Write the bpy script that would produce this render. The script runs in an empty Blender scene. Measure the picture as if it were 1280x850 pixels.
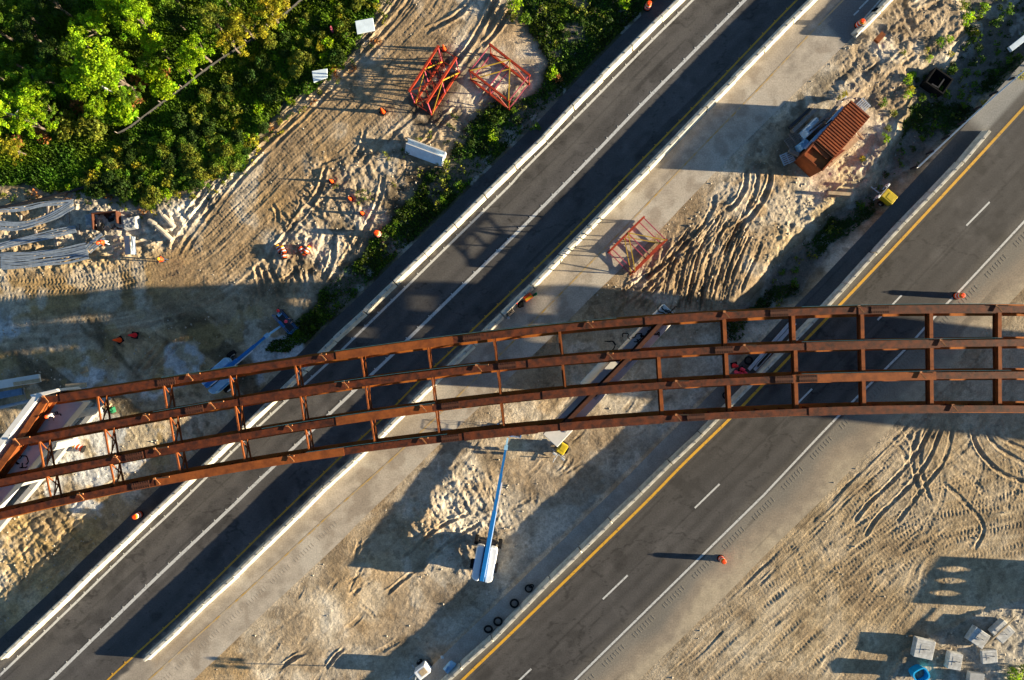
import bpy, bmesh, math, random
import numpy as np
from mathutils import Vector, Matrix, Euler

random.seed(7)
RNG = np.random.default_rng(7)
S = 13.3          # photo pixels per metre on the road surface
H = 64.0          # height of the drone above the road
PI = math.pi
col = bpy.context.scene.collection

def W(px, py, z=0.0):
    k = (H - z) / H
    return Vector(((px - 640) / S * k, (425 - py) / S * k, z))

# ------------------------------------------------------------------ materials
def mat(name, c, rough=0.7, metal=0.0, var=0.25, scale=3.0, bump=0.0, bscale=30.0, spec=0.3, c2=None, vcol=False, rng=(0.3, 0.7)):
    m = bpy.data.materials.new(name); m.use_nodes = True
    nt = m.node_tree; n = nt.nodes; l = nt.links
    b = n['Principled BSDF']
    b.inputs['Roughness'].default_value = rough
    b.inputs['Metallic'].default_value = metal
    b.inputs['Specular IOR Level'].default_value = spec
    tc = n.new('ShaderNodeTexCoord')
    nz = n.new('ShaderNodeTexNoise'); nz.inputs['Scale'].default_value = scale; nz.inputs['Detail'].default_value = 6
    nz.inputs['Roughness'].default_value = 0.65
    l.new(tc.outputs['Object'], nz.inputs['Vector'])
    mr = n.new('ShaderNodeMapRange'); mr.inputs['From Min'].default_value = rng[0]; mr.inputs['From Max'].default_value = rng[1]
    l.new(nz.outputs['Fac'], mr.inputs['Value'])
    mx = n.new('ShaderNodeMix'); mx.data_type = 'RGBA'
    if vcol:
        at = n.new('ShaderNodeVertexColor'); at.layer_name = 'Col'
        mul = n.new('ShaderNodeMix'); mul.data_type = 'RGBA'; mul.blend_type = 'MULTIPLY'; mul.inputs[0].default_value = 1
        mr.inputs['To Min'].default_value = 1 - var; mr.inputs['To Max'].default_value = 1 + var
        l.new(at.outputs['Color'], mul.inputs[6]); l.new(mr.outputs['Result'], mul.inputs[7])
        l.new(mul.outputs[2], b.inputs['Base Color'])
    else:
        ca = tuple(max(0, v * (1 - var)) for v in c); cb = tuple(min(1, v * (1 + var)) for v in c)
        if c2: ca, cb = c, c2
        mx.inputs[6].default_value = (*ca, 1); mx.inputs[7].default_value = (*cb, 1)
        l.new(mr.outputs['Result'], mx.inputs[0]); l.new(mx.outputs[2], b.inputs['Base Color'])
    if bump > 0:
        n2 = n.new('ShaderNodeTexNoise'); n2.inputs['Scale'].default_value = bscale; n2.inputs['Detail'].default_value = 4
        l.new(tc.outputs['Object'], n2.inputs['Vector'])
        bp = n.new('ShaderNodeBump'); bp.inputs['Strength'].default_value = bump; bp.inputs['Distance'].default_value = 0.03
        l.new(n2.outputs['Fac'], bp.inputs['Height']); l.new(bp.outputs['Normal'], b.inputs['Normal'])
    return m

def leaf_mat(name, c):
    m = bpy.data.materials.new(name); m.use_nodes = True
    nt = m.node_tree; n = nt.nodes; l = nt.links
    b = n['Principled BSDF']; out = n['Material Output']
    b.inputs['Roughness'].default_value = 0.6; b.inputs['Specular IOR Level'].default_value = 0.2
    at = n.new('ShaderNodeVertexColor'); at.layer_name = 'Col'
    mul = n.new('ShaderNodeMix'); mul.data_type = 'RGBA'; mul.blend_type = 'MULTIPLY'; mul.inputs[0].default_value = 1
    mul.inputs[7].default_value = (*c, 1)
    l.new(at.outputs['Color'], mul.inputs[6]); l.new(mul.outputs[2], b.inputs['Base Color'])
    tr = n.new('ShaderNodeBsdfTranslucent'); l.new(mul.outputs[2], tr.inputs['Color'])
    ms = n.new('ShaderNodeMixShader'); ms.inputs[0].default_value = 0.4
    l.new(b.outputs[0], ms.inputs[1]); l.new(tr.outputs[0], ms.inputs[2]); l.new(ms.outputs[0], out.inputs['Surface'])
    return m

M = {}
M['ground'] = mat('ground_soil', (0.4, 0.35, 0.28), 0.95, var=0.30, scale=7, bump=0.35, bscale=16, spec=0.1, vcol=True)
def extra_bump(m, scale, dist, stretch=None):
    nt = m.node_tree; n = nt.nodes; l = nt.links; b = n['Principled BSDF']
    old = b.inputs['Normal'].links[0].from_socket
    tc = n.new('ShaderNodeTexCoord'); nz = n.new('ShaderNodeTexNoise'); nz.inputs['Scale'].default_value = scale; nz.inputs['Detail'].default_value = 8; nz.inputs['Roughness'].default_value = .7
    l.new(tc.outputs['Object'], nz.inputs['Vector'])
    bp = n.new('ShaderNodeBump'); bp.inputs['Strength'].default_value = 1; bp.inputs['Distance'].default_value = dist
    l.new(nz.outputs['Fac'], bp.inputs['Height']); l.new(old, bp.inputs['Normal']); l.new(bp.outputs['Normal'], b.inputs['Normal'])
extra_bump(M['ground'], 4.5, .06)
M['road'] = mat('asphalt', (0.08, 0.08, 0.08), 0.85, var=0.24, scale=7, bump=0.06, bscale=60, spec=0.25, vcol=True)
M['white_line'] = mat('white_road_paint', (0.14, 0.13, 0.12), 0.6, scale=5, c2=(0.56, 0.56, 0.54), rng=(.30, .46))
M['yellow_line'] = mat('yellow_road_paint', (0.16, 0.11, 0.04), 0.6, scale=4, c2=(0.56, 0.31, 0.03), rng=(.28, .46))
M['old_yellow'] = mat('dusty_yellow_road_paint', (0.40, 0.335, 0.25), 0.8, scale=1.2, c2=(0.46, 0.29, 0.08), rng=(.40, .62))
M['rumble'] = mat('worn_asphalt_bar', (0.17, 0.155, 0.13), 0.9, var=0.3, scale=5)
M['concrete'] = mat('pale_concrete', (0.28, 0.265, 0.22), 0.85, scale=1.6, rng=(.28, .55), c2=(0.60, 0.57, 0.48), bump=0.15, bscale=25)
M['white_panel'] = mat('white_panel_concrete', (0.33, 0.325, 0.31), 0.85, var=0.15, scale=1.2, bump=0.1)
M['seat'] = mat('smooth_grey_concrete', (0.66, 0.69, 0.70), 0.8, var=0.10, scale=1.2, bump=0.1)  # paled and tinted bluish to offset rust bounce in the seat's shade
M['concrete_cap'] = mat('new_concrete', (0.66, 0.65, 0.62), 0.85, var=0.10, scale=1.2, bump=0.1)
M['concrete_grey'] = mat('grey_concrete', (0.38, 0.38, 0.37), 0.9, var=0.18, scale=1.5, bump=0.15)
M['rust'] = mat('weathering_steel', (0.034, 0.009, 0.004), 0.75, var=0.3, scale=1.7, bump=0.2, bscale=40, c2=(0.16, 0.033, 0.006), rng=(.36, .68))
M['fresh_rust'] = mat('fresh_orange_rust', (0.26, 0.065, 0.008), 0.8, var=0.3, scale=0.8, bump=0.1, c2=(0.55, 0.17, 0.02))
M['rust_dark'] = mat('dark_weathering_steel', (0.05, 0.017, 0.009), 0.8, var=0.3, scale=4, c2=(0.10, 0.032, 0.014))
M['rust_bright'] = mat('bright_rusty_steel', (0.13, 0.032, 0.007), 0.8, var=0.35, scale=1.3, bump=0.2, c2=(0.32, 0.085, 0.014))
M['cont_rust'] = mat('rusty_container_paint', (0.14, 0.028, 0.008), 0.75, var=0.35, scale=0.8, bump=0.25, c2=(0.37, 0.085, 0.018), rng=(.32, .66))
M['rope'] = mat('blue_rope', (0.04, 0.17, 0.21), 0.7)
M['blue'] = mat('blue_boom_paint', (0.008, 0.15, 0.46), 0.35, var=0.12, spec=0.5)
M['white_paint'] = mat('white_machine_paint', (0.78, 0.80, 0.82), 0.35, var=0.06, spec=0.5)
M['black'] = mat('black_rubber', (0.012, 0.012, 0.013), 0.95, var=0.3, spec=.1)
M['dark_metal'] = mat('dark_metal', (0.04, 0.04, 0.045), 0.5, metal=0.3, var=0.3)
M['silver'] = mat('galvanised_steel', (0.58, 0.60, 0.62), 0.42, metal=0.6, var=0.15)
M['yellow'] = mat('yellow_machine_paint', (0.55, 0.40, 0.015), 0.4, var=0.15, spec=0.5)
M['orange'] = mat('safety_orange', (0.95, 0.085, 0.01), 0.5, var=0.08)
M['red'] = mat('red_plastic', (0.72, 0.02, 0.03), 0.45, var=0.1)
M['pink_red'] = mat('faded_red_plastic', (0.75, 0.06, 0.12), 0.5, var=0.1)
M['reflect'] = mat('white_reflective_band', (0.8, 0.8, 0.78), 0.4, var=0.05)
M['amber'] = mat('amber_reflective_band', (0.85, 0.45, 0.02), 0.4, var=0.05)
M['truss_red'] = mat('red_truss_paint', (0.18, 0.018, 0.009), 0.6, var=0.35, scale=2.5)
M['truss_pink'] = mat('pink_truss_paint', (0.36, 0.065, 0.10), 0.55, var=0.2, scale=3)
M['truss_yellow'] = mat('yellow_truss_paint', (0.44, 0.28, 0.03), 0.55, var=0.2, scale=3)
M['timber'] = mat('sawn_timber', (0.42, 0.32, 0.20), 0.85, var=0.3, scale=4)
M['grey_timber'] = mat('weathered_timber', (0.24, 0.20, 0.17), 0.9, var=0.35, scale=4)
M['tarp_blue'] = mat('pale_blue_sheeting', (0.30, 0.55, 0.78), 0.5, var=0.2, scale=1.5)
M['tarp_white'] = mat('white_sheeting', (0.62, 0.72, 0.80), 0.5, var=0.15, scale=1.5)
M['bin_blue'] = mat('bright_blue_plastic', (0.01, 0.38, 0.75), 0.4, var=0.1)
M['green'] = mat('green_cloth', (0.012, 0.14, 0.06), 0.8, var=0.25)
M['strap'] = mat('galvanised_strap', (0.27, 0.32, 0.38), 0.55, metal=0.2, var=0.25, scale=3)
M['skin'] = mat('skin', (0.42, 0.24, 0.16), 0.6, var=0.05)
M['navy'] = mat('navy_work_trousers', (0.03, 0.04, 0.07), 0.9, var=0.2)
M['denim'] = mat('light_work_shirt', (0.60, 0.60, 0.60), 0.9, var=0.2)
M['hair'] = mat('dark_hair', (0.03, 0.02, 0.015), 0.7)
M['bark'] = mat('tree_bark', (0.14, 0.11, 0.085), 0.95, var=0.3)
M['pipe_black'] = mat('black_plastic_pipe', (0.012, 0.012, 0.014), 0.5)
M['stone'] = mat('clods_and_stones', (0.40, 0.35, 0.28), 0.95, var=0.35, scale=1.5)
M['fence_grey'] = mat('grey_silt_fence_cloth', (0.055, 0.053, 0.05), 0.85, var=0.25)
M['lime'] = leaf_mat('lime_green_leaves', (0.27, 0.42, 0.008))
M['mid'] = leaf_mat('mid_green_leaves', (0.11, 0.20, 0.010))
M['deep'] = leaf_mat('deep_green_leaves', (0.042, 0.082, 0.010))
M['olive'] = leaf_mat('olive_leaves', (0.19, 0.22, 0.022))
M['gold'] = leaf_mat('yellowing_leaves', (0.36, 0.33, 0.02))
M['brown'] = leaf_mat('dead_brown_leaves', (0.36, 0.15, 0.04))
M['weed'] = leaf_mat('weedy_ground_cover', (0.13, 0.16, 0.03))

# ------------------------------------------------------------------ mesh helpers
class MB:
    def __init__(s): s.v = []; s.f = []; s.smooth = False
    def add(s, vs, fs, mx=None):
        o = len(s.v)
        for p in vs:
            p = Vector(p)
            s.v.append(tuple(mx @ p) if mx else tuple(p))
        for f in fs: s.f.append(tuple(i + o for i in f))
        return s
    def box(s, c, d, rz=0, mx=None, taper=1.0):
        a, b, h = d[0] / 2, d[1] / 2, d[2] / 2
        vs = []
        cr, sr = math.cos(rz), math.sin(rz)
        for z, t in ((-h, 1), (h, taper)):
            for x, y in ((-a, -b), (a, -b), (a, b), (-a, b)):
                x *= t; y *= t
                vs.append((c[0] + x * cr - y * sr, c[1] + x * sr + y * cr, c[2] + z))
        return s.add(vs, [(3, 2, 1, 0), (4, 5, 6, 7), (0, 1, 5, 4), (1, 2, 6, 5), (2, 3, 7, 6), (3, 0, 4, 7)], mx)
    def beam(s, p, q, w, h, up=(0, 0, 1), mx=None):
        p = Vector(p); q = Vector(q); d = (q - p)
        if d.length < 1e-6: return s
        d.normalize(); u = Vector(up)
        if abs(d.dot(u)) > 0.98: u = Vector((1, 0, 0))
        r = d.cross(u).normalized(); u = r.cross(d).normalized()
        vs = []
        for e in (p, q):
            for a, b in ((-1, -1), (1, -1), (1, 1), (-1, 1)):
                vs.append(e + r * (a * w / 2) + u * (b * h / 2))
        return s.add(vs, [(0, 1, 2, 3), (7, 6, 5, 4), (0, 4, 5, 1), (1, 5, 6, 2), (2, 6, 7, 3), (3, 7, 4, 0)], mx)
    def tube(s, pts, r, n=8, cap=True, mx=None):
        pts = [Vector(p) for p in pts]
        rs = r if isinstance(r, (list, tuple)) else [r] * len(pts)
        o = []
        for i, p in enumerate(pts):
            d = (pts[min(i + 1, len(pts) - 1)] - pts[max(i - 1, 0)]).normalized()
            u = Vector((0, 0, 1)) if abs(d.z) < 0.9 else Vector((1, 0, 0))
            a = d.cross(u).normalized(); b = a.cross(d).normalized()
            for k in range(n):
                t = 2 * PI * k / n
                o.append(p + a * (rs[i] * math.cos(t)) + b * (rs[i] * math.sin(t)))
        f = []
        for i in range(len(pts) - 1):
            for k in range(n):
                f.append((i * n + k, i * n + (k + 1) % n, (i + 1) * n + (k + 1) % n, (i + 1) * n + k))
        if cap:
            f.append(tuple(range(n - 1, -1, -1))); m = (len(pts) - 1) * n
            f.append(tuple(range(m, m + n)))
        return s.add(o, f, mx)
    def lathe(s, prof, n=18, c=(0, 0, 0), mx=None, close=True):
        o = []; f = []
        for r, z in prof:
            for k in range(n):
                t = 2 * PI * k / n
                o.append((c[0] + r * math.cos(t), c[1] + r * math.sin(t), c[2] + z))
        for i in range(len(prof) - 1):
            for k in range(n):
                f.append((i * n + k, i * n + (k + 1) % n, (i + 1) * n + (k + 1) % n, (i + 1) * n + k))
        if close:
            f.append(tuple(range(n - 1, -1, -1))); m = (len(prof) - 1) * n
            f.append(tuple(range(m, m + n)))
        return s.add(o, f, mx)
    def prism(s, poly, z0, z1, mx=None):
        n = len(poly)
        ar = sum(poly[i][0] * poly[(i + 1) % n][1] - poly[(i + 1) % n][0] * poly[i][1] for i in range(n))
        if ar < 0: poly = poly[::-1]
        vs = [(p[0], p[1], z0) for p in poly] + [(p[0], p[1], z1) for p in poly]
        fs = [tuple(range(n - 1, -1, -1)), tuple(range(n, 2 * n))]
        fs += [(i, (i + 1) % n, n + (i + 1) % n, n + i) for i in range(n)]
        return s.add(vs, fs, mx)
    def sweep(s, sec, path, closed=True):
        """section points (lateral, z) swept along a plan path of Vectors"""
        n = len(sec); o = []
        for i, p in enumerate(path):
            d = (path[min(i + 1, len(path) - 1)] - path[max(i - 1, 0)]); d.z = 0; d.normalize()
            r = Vector((-d.y, d.x, 0))
            for a, z in sec: o.append((p.x + r.x * a, p.y + r.y * a, p.z + z))
        f = []
        for i in range(len(path) - 1):
            for k in range(n if closed else n - 1):
                f.append((i * n + k, i * n + (k + 1) % n, (i + 1) * n + (k + 1) % n, (i + 1) * n + k))
        if closed:
            f.append(tuple(range(n - 1, -1, -1))); m = (len(path) - 1) * n
            f.append(tuple(range(m, m + n)))
        return s.add(o, f)
    def build(s, name, m, parent=None, smooth=False, bevel=0.0):
        me = bpy.data.meshes.new(name); me.from_pydata(s.v, [], s.f); me.update()
        bm = bmesh.new(); bm.from_mesh(me)
        bmesh.ops.recalc_face_normals(bm, faces=bm.faces)
        if bevel > 0:
            bmesh.ops.bevel(bm, geom=[e for e in bm.edges if e.is_manifold and e.calc_face_angle(0) > 0.5], offset=bevel, segments=1, affect='EDGES')
        bm.to_mesh(me); bm.free()
        if smooth:
            me.polygons.foreach_set('use_smooth', [True] * len(me.polygons))
        o = bpy.data.objects.new(name, me); col.objects.link(o)
        me.materials.append(m if not isinstance(m, str) else M[m])
        if parent: o.parent = parent
        return o

def mesh_np(name, V, F, m, parent=None, colors=None, smooth=False):
    me = bpy.data.meshes.new(name)
    k = F.shape[1]
    me.vertices.add(len(V)); me.vertices.foreach_set('co', V.astype(np.float32).ravel())
    me.loops.add(F.size); me.loops.foreach_set('vertex_index', F.astype(np.int32).ravel())
    me.polygons.add(len(F)); me.polygons.foreach_set('loop_start', np.arange(0, F.size, k, dtype=np.int32))
    me.polygons.foreach_set('loop_total', np.full(len(F), k, dtype=np.int32))
    if smooth: me.polygons.foreach_set('use_smooth', np.ones(len(F), dtype=bool))
    me.update(calc_edges=True)
    if colors is not None:
        a = me.color_attributes.new('Col', 'FLOAT_COLOR', 'POINT')
        c4 = np.ones((len(V), 4), dtype=np.float32); c4[:, :3] = colors
        a.data.foreach_set('color', c4.ravel())
    me.materials.append(M[m] if isinstance(m, str) else m)
    o = bpy.data.objects.new(name, me); col.objects.link(o)
    if parent: o.parent = parent
    return o

def tag(o, label=None, cat=None, group=None, kind=None):
    if label: o['label'] = label
    if cat: o['category'] = cat
    if group: o['group'] = group
    if kind: o['kind'] = kind
    return o
def thing(name, label, cat, loc=(0, 0, 0), rz=0, group=None):
    o = bpy.data.objects.new(name, None); col.objects.link(o)
    o.location = loc; o.rotation_euler = (0, 0, rz); o.empty_display_size = 0.3
    return tag(o, label, cat, group)
KIDS = {}
def copy_tree(o, parent=None):
    c = o.copy(); col.objects.link(c)
    if parent: c.parent = parent
    for ch in list(o.children): copy_tree(ch, c)
    return c

# ------------------------------------------------------------------ noise
TAB = RNG.random((64, 512, 512)).astype(np.float32) if False else None
_tabs = {}
def vn(X, Y, scale, seed=0):
    if seed not in _tabs: _tabs[seed] = np.random.default_rng(1000 + seed).random((256, 256)).astype(np.float32)
    T = _tabs[seed]
    x = X / scale + seed * 17.3; y = Y / scale + seed * 9.1
    xi = np.floor(x).astype(np.int32); yi = np.floor(y).astype(np.int32)
    fx = (x - xi).astype(np.float32); fy = (y - yi).astype(np.float32)
    fx = fx * fx * (3 - 2 * fx); fy = fy * fy * (3 - 2 * fy)
    x0 = xi & 255; x1 = (xi + 1) & 255; y0 = yi & 255; y1 = (yi + 1) & 255
    return (T[x0, y0] * (1 - fx) + T[x1, y0] * fx) * (1 - fy) + (T[x0, y1] * (1 - fx) + T[x1, y1] * fx) * fy
def fbm(X, Y, scale, octs=4, seed=0, gain=0.5):
    t = 0; a = 1; n = 0
    for i in range(octs):
        t = t + a * vn(X, Y, scale / 2 ** i, seed + i); n += a; a *= gain
    return t / n
def sst(a, b, x):
    t = np.clip((x - a) / (b - a), 0, 1); return t * t * (3 - 2 * t)

def smooth_path(pts, step=0.35):
    """Catmull-Rom through plan points, resampled"""
    P = np.array(pts, float)
    if len(P) > 2:
        Q = np.vstack([2 * P[0] - P[1], P, 2 * P[-1] - P[-2]]); out = []
        for i in range(1, len(Q) - 2):
            p0, p1, p2, p3 = Q[i - 1], Q[i], Q[i + 1], Q[i + 2]
            for t in np.linspace(0, 1, 8, endpoint=False):
                out.append(0.5 * (2 * p1 + (p2 - p0) * t + (2 * p0 - 5 * p1 + 4 * p2 - p3) * t * t + (3 * p1 - p0 - 3 * p2 + p3) * t ** 3))
        out.append(P[-1]); P = np.array(out)
    d = np.r_[0, np.cumsum(np.linalg.norm(np.diff(P, axis=0), axis=1))]
    n = max(2, int(d[-1] / step) + 1); s = np.linspace(0, d[-1], n)
    return np.c_[np.interp(s, d, P[:, 0]), np.interp(s, d, P[:, 1])]
def w2(pts): return [((x - 640) / S, (425 - y) / S) for x, y in pts]
def offset_path(P, o):
    d = np.gradient(P, axis=0); d /= np.linalg.norm(d, axis=1)[:, None] + 1e-9
    return P + np.c_[-d[:, 1], d[:, 0]] * o

# ------------------------------------------------------------------ photo polylines (pixels)
L_BAR = [(7, 819), (84, 747.5), (120, 712), (160, 674.5), (196, 639.5), (291, 551), (320, 521.5), (383, 461), (421, 423.5), (461.5, 386), (499, 349.6), (537, 313), (573, 278), (609.5, 241), (645, 207), (682.6, 170.4), (717.7, 133), (753, 96.5), (789, 60), (825.5, 24), (853, -3), (900, -49), (1010, -156)]
L_EDGE = [(-60, 901), (0, 844), (93, 755), (163, 687), (217, 637), (320, 536), (413, 451), (439, 426), (500.5, 366), (570.6, 297), (640, 229), (655, 212), (737.7, 129), (800.4, 65), (866, 0), (930, -65)]
L_MID = [(0, 911), (64, 849.5), (128, 787.5), (198, 719.7), (286, 637), (320, 604), (388, 540), (493, 441), (510.5, 423.5), (640, 297), (724, 212), (793, 140), (858, 74), (931, 0), (995, -65)]
L_YEL = [(80, 904), (135, 849.5), (173, 815), (238, 755), (320, 674), (357, 638), (423, 574), (475, 526), (520.5, 480), (571, 432), (591, 412), (640, 364.6), (715, 290.7), (790.4, 212.5), (873, 128), (960, 37), (996, 0), (1060, -65)]
R_BAR = [(185, 822), (228, 782), (263, 747), (304.5, 709), (341, 673.5), (378, 637), (415, 600), (450, 568.5), (495, 525), (530.5, 489), (591, 431), (640, 383), (662.5, 361), (677.6, 345), (714, 307.5), (750, 271.5), (788, 233), (823, 197), (858, 160.5), (894, 123), (929.5, 87.5), (962, 53.5), (1015, 0), (1060, -46)]
OLD_YEL = [(130, 900), (218, 821), (320, 728.5), (419, 637), (500.5, 564), (590, 478), (690, 378), (790, 275), (878, 183), (928, 131.6), (960, 98.5), (1010, 45), (1054, 0), (1120, -66)]
RR_BAR = [(540, 866), (555.6, 850.5), (574, 834), (614.5, 798.5), (651, 760.5), (689, 722), (726.5, 686), (763, 649.5), (803, 611), (839, 576), (878, 539), (891, 526), (960, 455), (1000, 415.5), (1035, 378), (1090, 318), (1128, 277), (1163, 240.5), (1190, 213), (1230.7, 166)]
RR_YEL = [(515, 912), (578, 850), (640, 790.5), (797, 638), (853, 581), (910.7, 525), (951, 483.6), (1006, 426), (1050, 381), (1120, 307), (1207.5, 213), (1280, 134), (1350, 58)]
RR_WHITE = [(650, 917), (719, 850), (936, 637), (960, 613), (1048, 520), (1133, 435), (1143, 424), (1183, 380), (1201, 362), (1280, 277), (1350, 200)]

def resample_px(pl, n):
    P = np.array(pl, float); d = np.r_[0, np.cumsum(np.linalg.norm(np.diff(P, axis=0), axis=1))]
    s = np.linspace(0, d[-1], n); return np.c_[np.interp(s, d, P[:, 0]), np.interp(s, d, P[:, 1])]

# ------------------------------------------------------------------ terrain
STEP = 0.072
def axis(a, b):
    core = np.arange(a, b + 1e-6, STEP); out = []; v = 0; st = STEP
    while v < 3500: st *= 1.6; v += st; out.append(v)
    out = np.array(out)
    return np.r_[(a - out)[::-1], core, core[-1] + out], len(out)
ax, NPX = axis(-54, 54); ay, NPY = axis(-37, 37)
X, Y = np.meshgrid(ax, ay)
PX = X * S + 640; PY = 425 - Y * S
nx, ny = len(ax), len(ay)
ix0, iy0 = NPX, NPY
cx0, cy0 = ax[ix0], ay[iy0]

def at_px(A, px, py):
    i = int(np.clip(np.searchsorted(ax, (px - 640) / S), 0, nx - 1)); j = int(np.clip(np.searchsorted(ay, (425 - py) / S), 0, ny - 1)); return float(A[j, i])
def poly_sd(pts):
    """signed distance (px, positive inside) on a coarse grid, brought up to the full grid"""
    gx = np.arange(-130, 1411, 5.0); gy = np.arange(-110, 961, 5.0)
    GX, GY = np.meshgrid(gx, gy); P = np.array(pts, float); n = len(P)
    D = np.full(GX.shape, 1e9); ins = np.zeros(GX.shape, bool)
    for i in range(n):
        a, b = P[i], P[(i + 1) % n]; e = b - a
        t = np.clip(((GX - a[0]) * e[0] + (GY - a[1]) * e[1]) / (e @ e + 1e-9), 0, 1)
        D = np.minimum(D, np.hypot(GX - a[0] - t * e[0], GY - a[1] - t * e[1]))
        c = (a[1] > GY) != (b[1] > GY)
        with np.errstate(divide='ignore', invalid='ignore'):
            ins ^= c & (GX < (b[0] - a[0]) * (GY - a[1]) / (b[1] - a[1]) + a[0])
    return up(np.where(ins, D, -D), gx, gy)
def line_sd(pts):
    """signed distance (px) from an open line; positive to the right/below of its direction"""
    gx = np.arange(-130, 1411, 5.0); gy = np.arange(-110, 961, 5.0)
    GX, GY = np.meshgrid(gx, gy); P = np.array(pts, float)
    D = np.full(GX.shape, 1e9); sg = np.ones(GX.shape)
    for i in range(len(P) - 1):
        a, b = P[i], P[i + 1]; e = b - a
        tt = ((GX - a[0]) * e[0] + (GY - a[1]) * e[1]) / (e @ e)
        lo = -9 if i == 0 else 0; hi = 9 if i == len(P) - 2 else 1
        t = np.clip(tt, lo, hi)
        d = np.hypot(GX - a[0] - t * e[0], GY - a[1] - t * e[1]); k = d < D
        D = np.where(k, d, D); sg = np.where(k, np.sign(e[0] * (GY - a[1]) - e[1] * (GX - a[0])), sg)
    return up(D * sg, gx, gy)
def up(A, gx, gy):
    u = np.clip((PX - gx[0]) / 5.0, 0, len(gx) - 1.001); v = np.clip((PY - gy[0]) / 5.0, 0, len(gy) - 1.001)
    i = u.astype(int); j = v.astype(int); fu = u - i; fv = v - j
    return (A[j, i] * (1 - fu) + A[j, i + 1] * fu) * (1 - fv) + (A[j + 1, i] * (1 - fu) + A[j + 1, i + 1] * fu) * fv

N1 = fbm(X, Y, 6, 4, 1); N2 = fbm(X, Y, 1.6, 4, 11); N3 = fbm(X, Y, 0.5, 3, 21); N4 = fbm(X, Y, 18, 3, 31)
edge = (fbm(X, Y, 3, 4, 41) - 0.5) * 40       # px wobble for region borders
edge_s = (fbm(X, Y, 1.2, 3, 45) - 0.5) * 16

forest = poly_sd([(-120, -100), (500, -100), (478, 10), (470, 30), (430, 78), (392, 112), (345, 150), (300, 205), (245, 238), (170, 258), (110, 236), (60, 238), (-120, 232)])
haul = poly_sd([(505, -60), (640, -60), (575, 40), (520, 110), (440, 180), (375, 265), (320, 320), (240, 378), (120, 392), (-120, 412), (-120, 352), (0, 345), (130, 342), (205, 318), (270, 240), (340, 165), (420, 85), (480, 30)])
verge = poly_sd([(640, -60), (900, -90), (845, -10), (600, 235), (420, 405), (360, 440), (330, 440), (400, 372), (445, 330), (490, 262), (530, 215), (575, 180), (610, 135), (660, 120), (690, 80), (650, 30)])
churn = poly_sd([(400, 195), (520, 160), (600, 120), (660, 130), (560, 215), (500, 270), (470, 320), (430, 365), (330, 385), (290, 370), (330, 290), (380, 240)])
yard = poly_sd([(-120, 236), (60, 240), (120, 245), (170, 262), (250, 242), (300, 210), (320, 195), (270, 250), (215, 310), (130, 340), (0, 340), (-120, 345)])
ditch = poly_sd([(1195, -60), (1420, -60), (1400, -10), (1280, 85), (1140, 212), (1050, 310), (1005, 372), (900, 440), (905, 400), (960, 345), (1040, 262), (1085, 235), (1120, 195), (1145, 140), (1140, 90), (1190, 75), (1215, 40)])
roughp = poly_sd([(1060, 60), (1120, 5), (1190, 0), (1220, 40), (1180, 80), (1150, 110), (1140, 180), (1090, 235), (1000, 320), (955, 340), (985, 270), (1010, 235), (1080, 190), (1100, 140), (1040, 110)])
rutarea = poly_sd([(780, 290), (870, 220), (940, 195), (990, 200), (1000, 250), (950, 330), (900, 400), (800, 400), (720, 395)])
liftmess = poly_sd([(490, 640), (560, 585), (620, 600), (650, 640), (615, 720), (560, 715), (500, 700)])
lowleft = poly_sd([(-120, 640), (60, 640), (130, 660), (190, 640), (140, 690), (60, 770), (0, 830), (-120, 930)])
shadeyard = poly_sd([(-120, 400), (130, 395), (300, 385), (380, 400), (420, 420), (330, 510), (200, 620), (130, 690), (-120, 720)])
blockyard = poly_sd([(1420, 715), (1280, 748), (1215, 768), (1160, 793), (1130, 815), (1100, 860), (1060, 960), (1420, 960)])
sandR = poly_sd([(600, 1050), (780, 850), (1000, 640), (1100, 545), (1290, 340), (1500, 120), (1500, 960), (800, 1050)])
dl = line_sd(L_BAR); dr = line_sd(R_BAR); drr = line_sd(RR_BAR + [(1330, 60)]); dw = line_sd(RR_WHITE)
doy = line_sd(OLD_YEL)

# base heights
N5 = fbm(X, Y, 0.24, 2, 25)
Z = (N1 - 0.5) * 0.14 + (N2 - 0.5) * 0.075 + (N3 - 0.5) * 0.045 + (N5 - 0.5) * 0.018
def m_(sd, soft=10, e=None): return sst(-soft, soft, sd + (edge_s if e is None else e))
mf, mh, mv, mc = m_(forest, 8), m_(haul, 10, edge_s * 0.6), m_(verge, 10, edge), m_(churn, 18, edge)
my, md, mr, mu = m_(yard, 10), m_(ditch, 14, edge * 0.6), m_(roughp, 18, edge), m_(rutarea, 20, edge)
ml, mll, ms, mb, mR = m_(liftmess, 25, edge), m_(lowleft, 12), m_(shadeyard, 20, edge), m_(blockyard, 2.5, edge_s * 0.35), m_(sandR, 12, 0)
ridge = 1 - np.abs(2 * fbm(X, Y, 1.5, 4, 51) - 1)
ridge2 = 1 - np.abs(2 * fbm(X + Y * 0.4, Y * 0.5, 0.9, 3, 57) - 1)
Z *= 1 - .45 * mR
fine = (N3 - 0.5) * 0.10 + (N5 - 0.5) * 0.06
Z += mc * ((ridge - 0.75) * 0.20 + (ridge2 - 0.75) * 0.14 + fine * 1.2) + my * ((ridge - 0.72) * 0.22 + (ridge2 - 0.7) * 0.22 + fine * 1.3)
Z += mr * ((ridge - 0.75) * 0.10 + (ridge2 - .75) * .10 + (N2 - 0.5) * 0.10 + fine * .8) + ml * ((ridge2 - 0.75) * 0.22 + (N2 - 0.5) * 0.12 + fine) + mll * ((ridge2 - 0.75) * 0.10 + fine * .6) + mu * fine * .8
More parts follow.
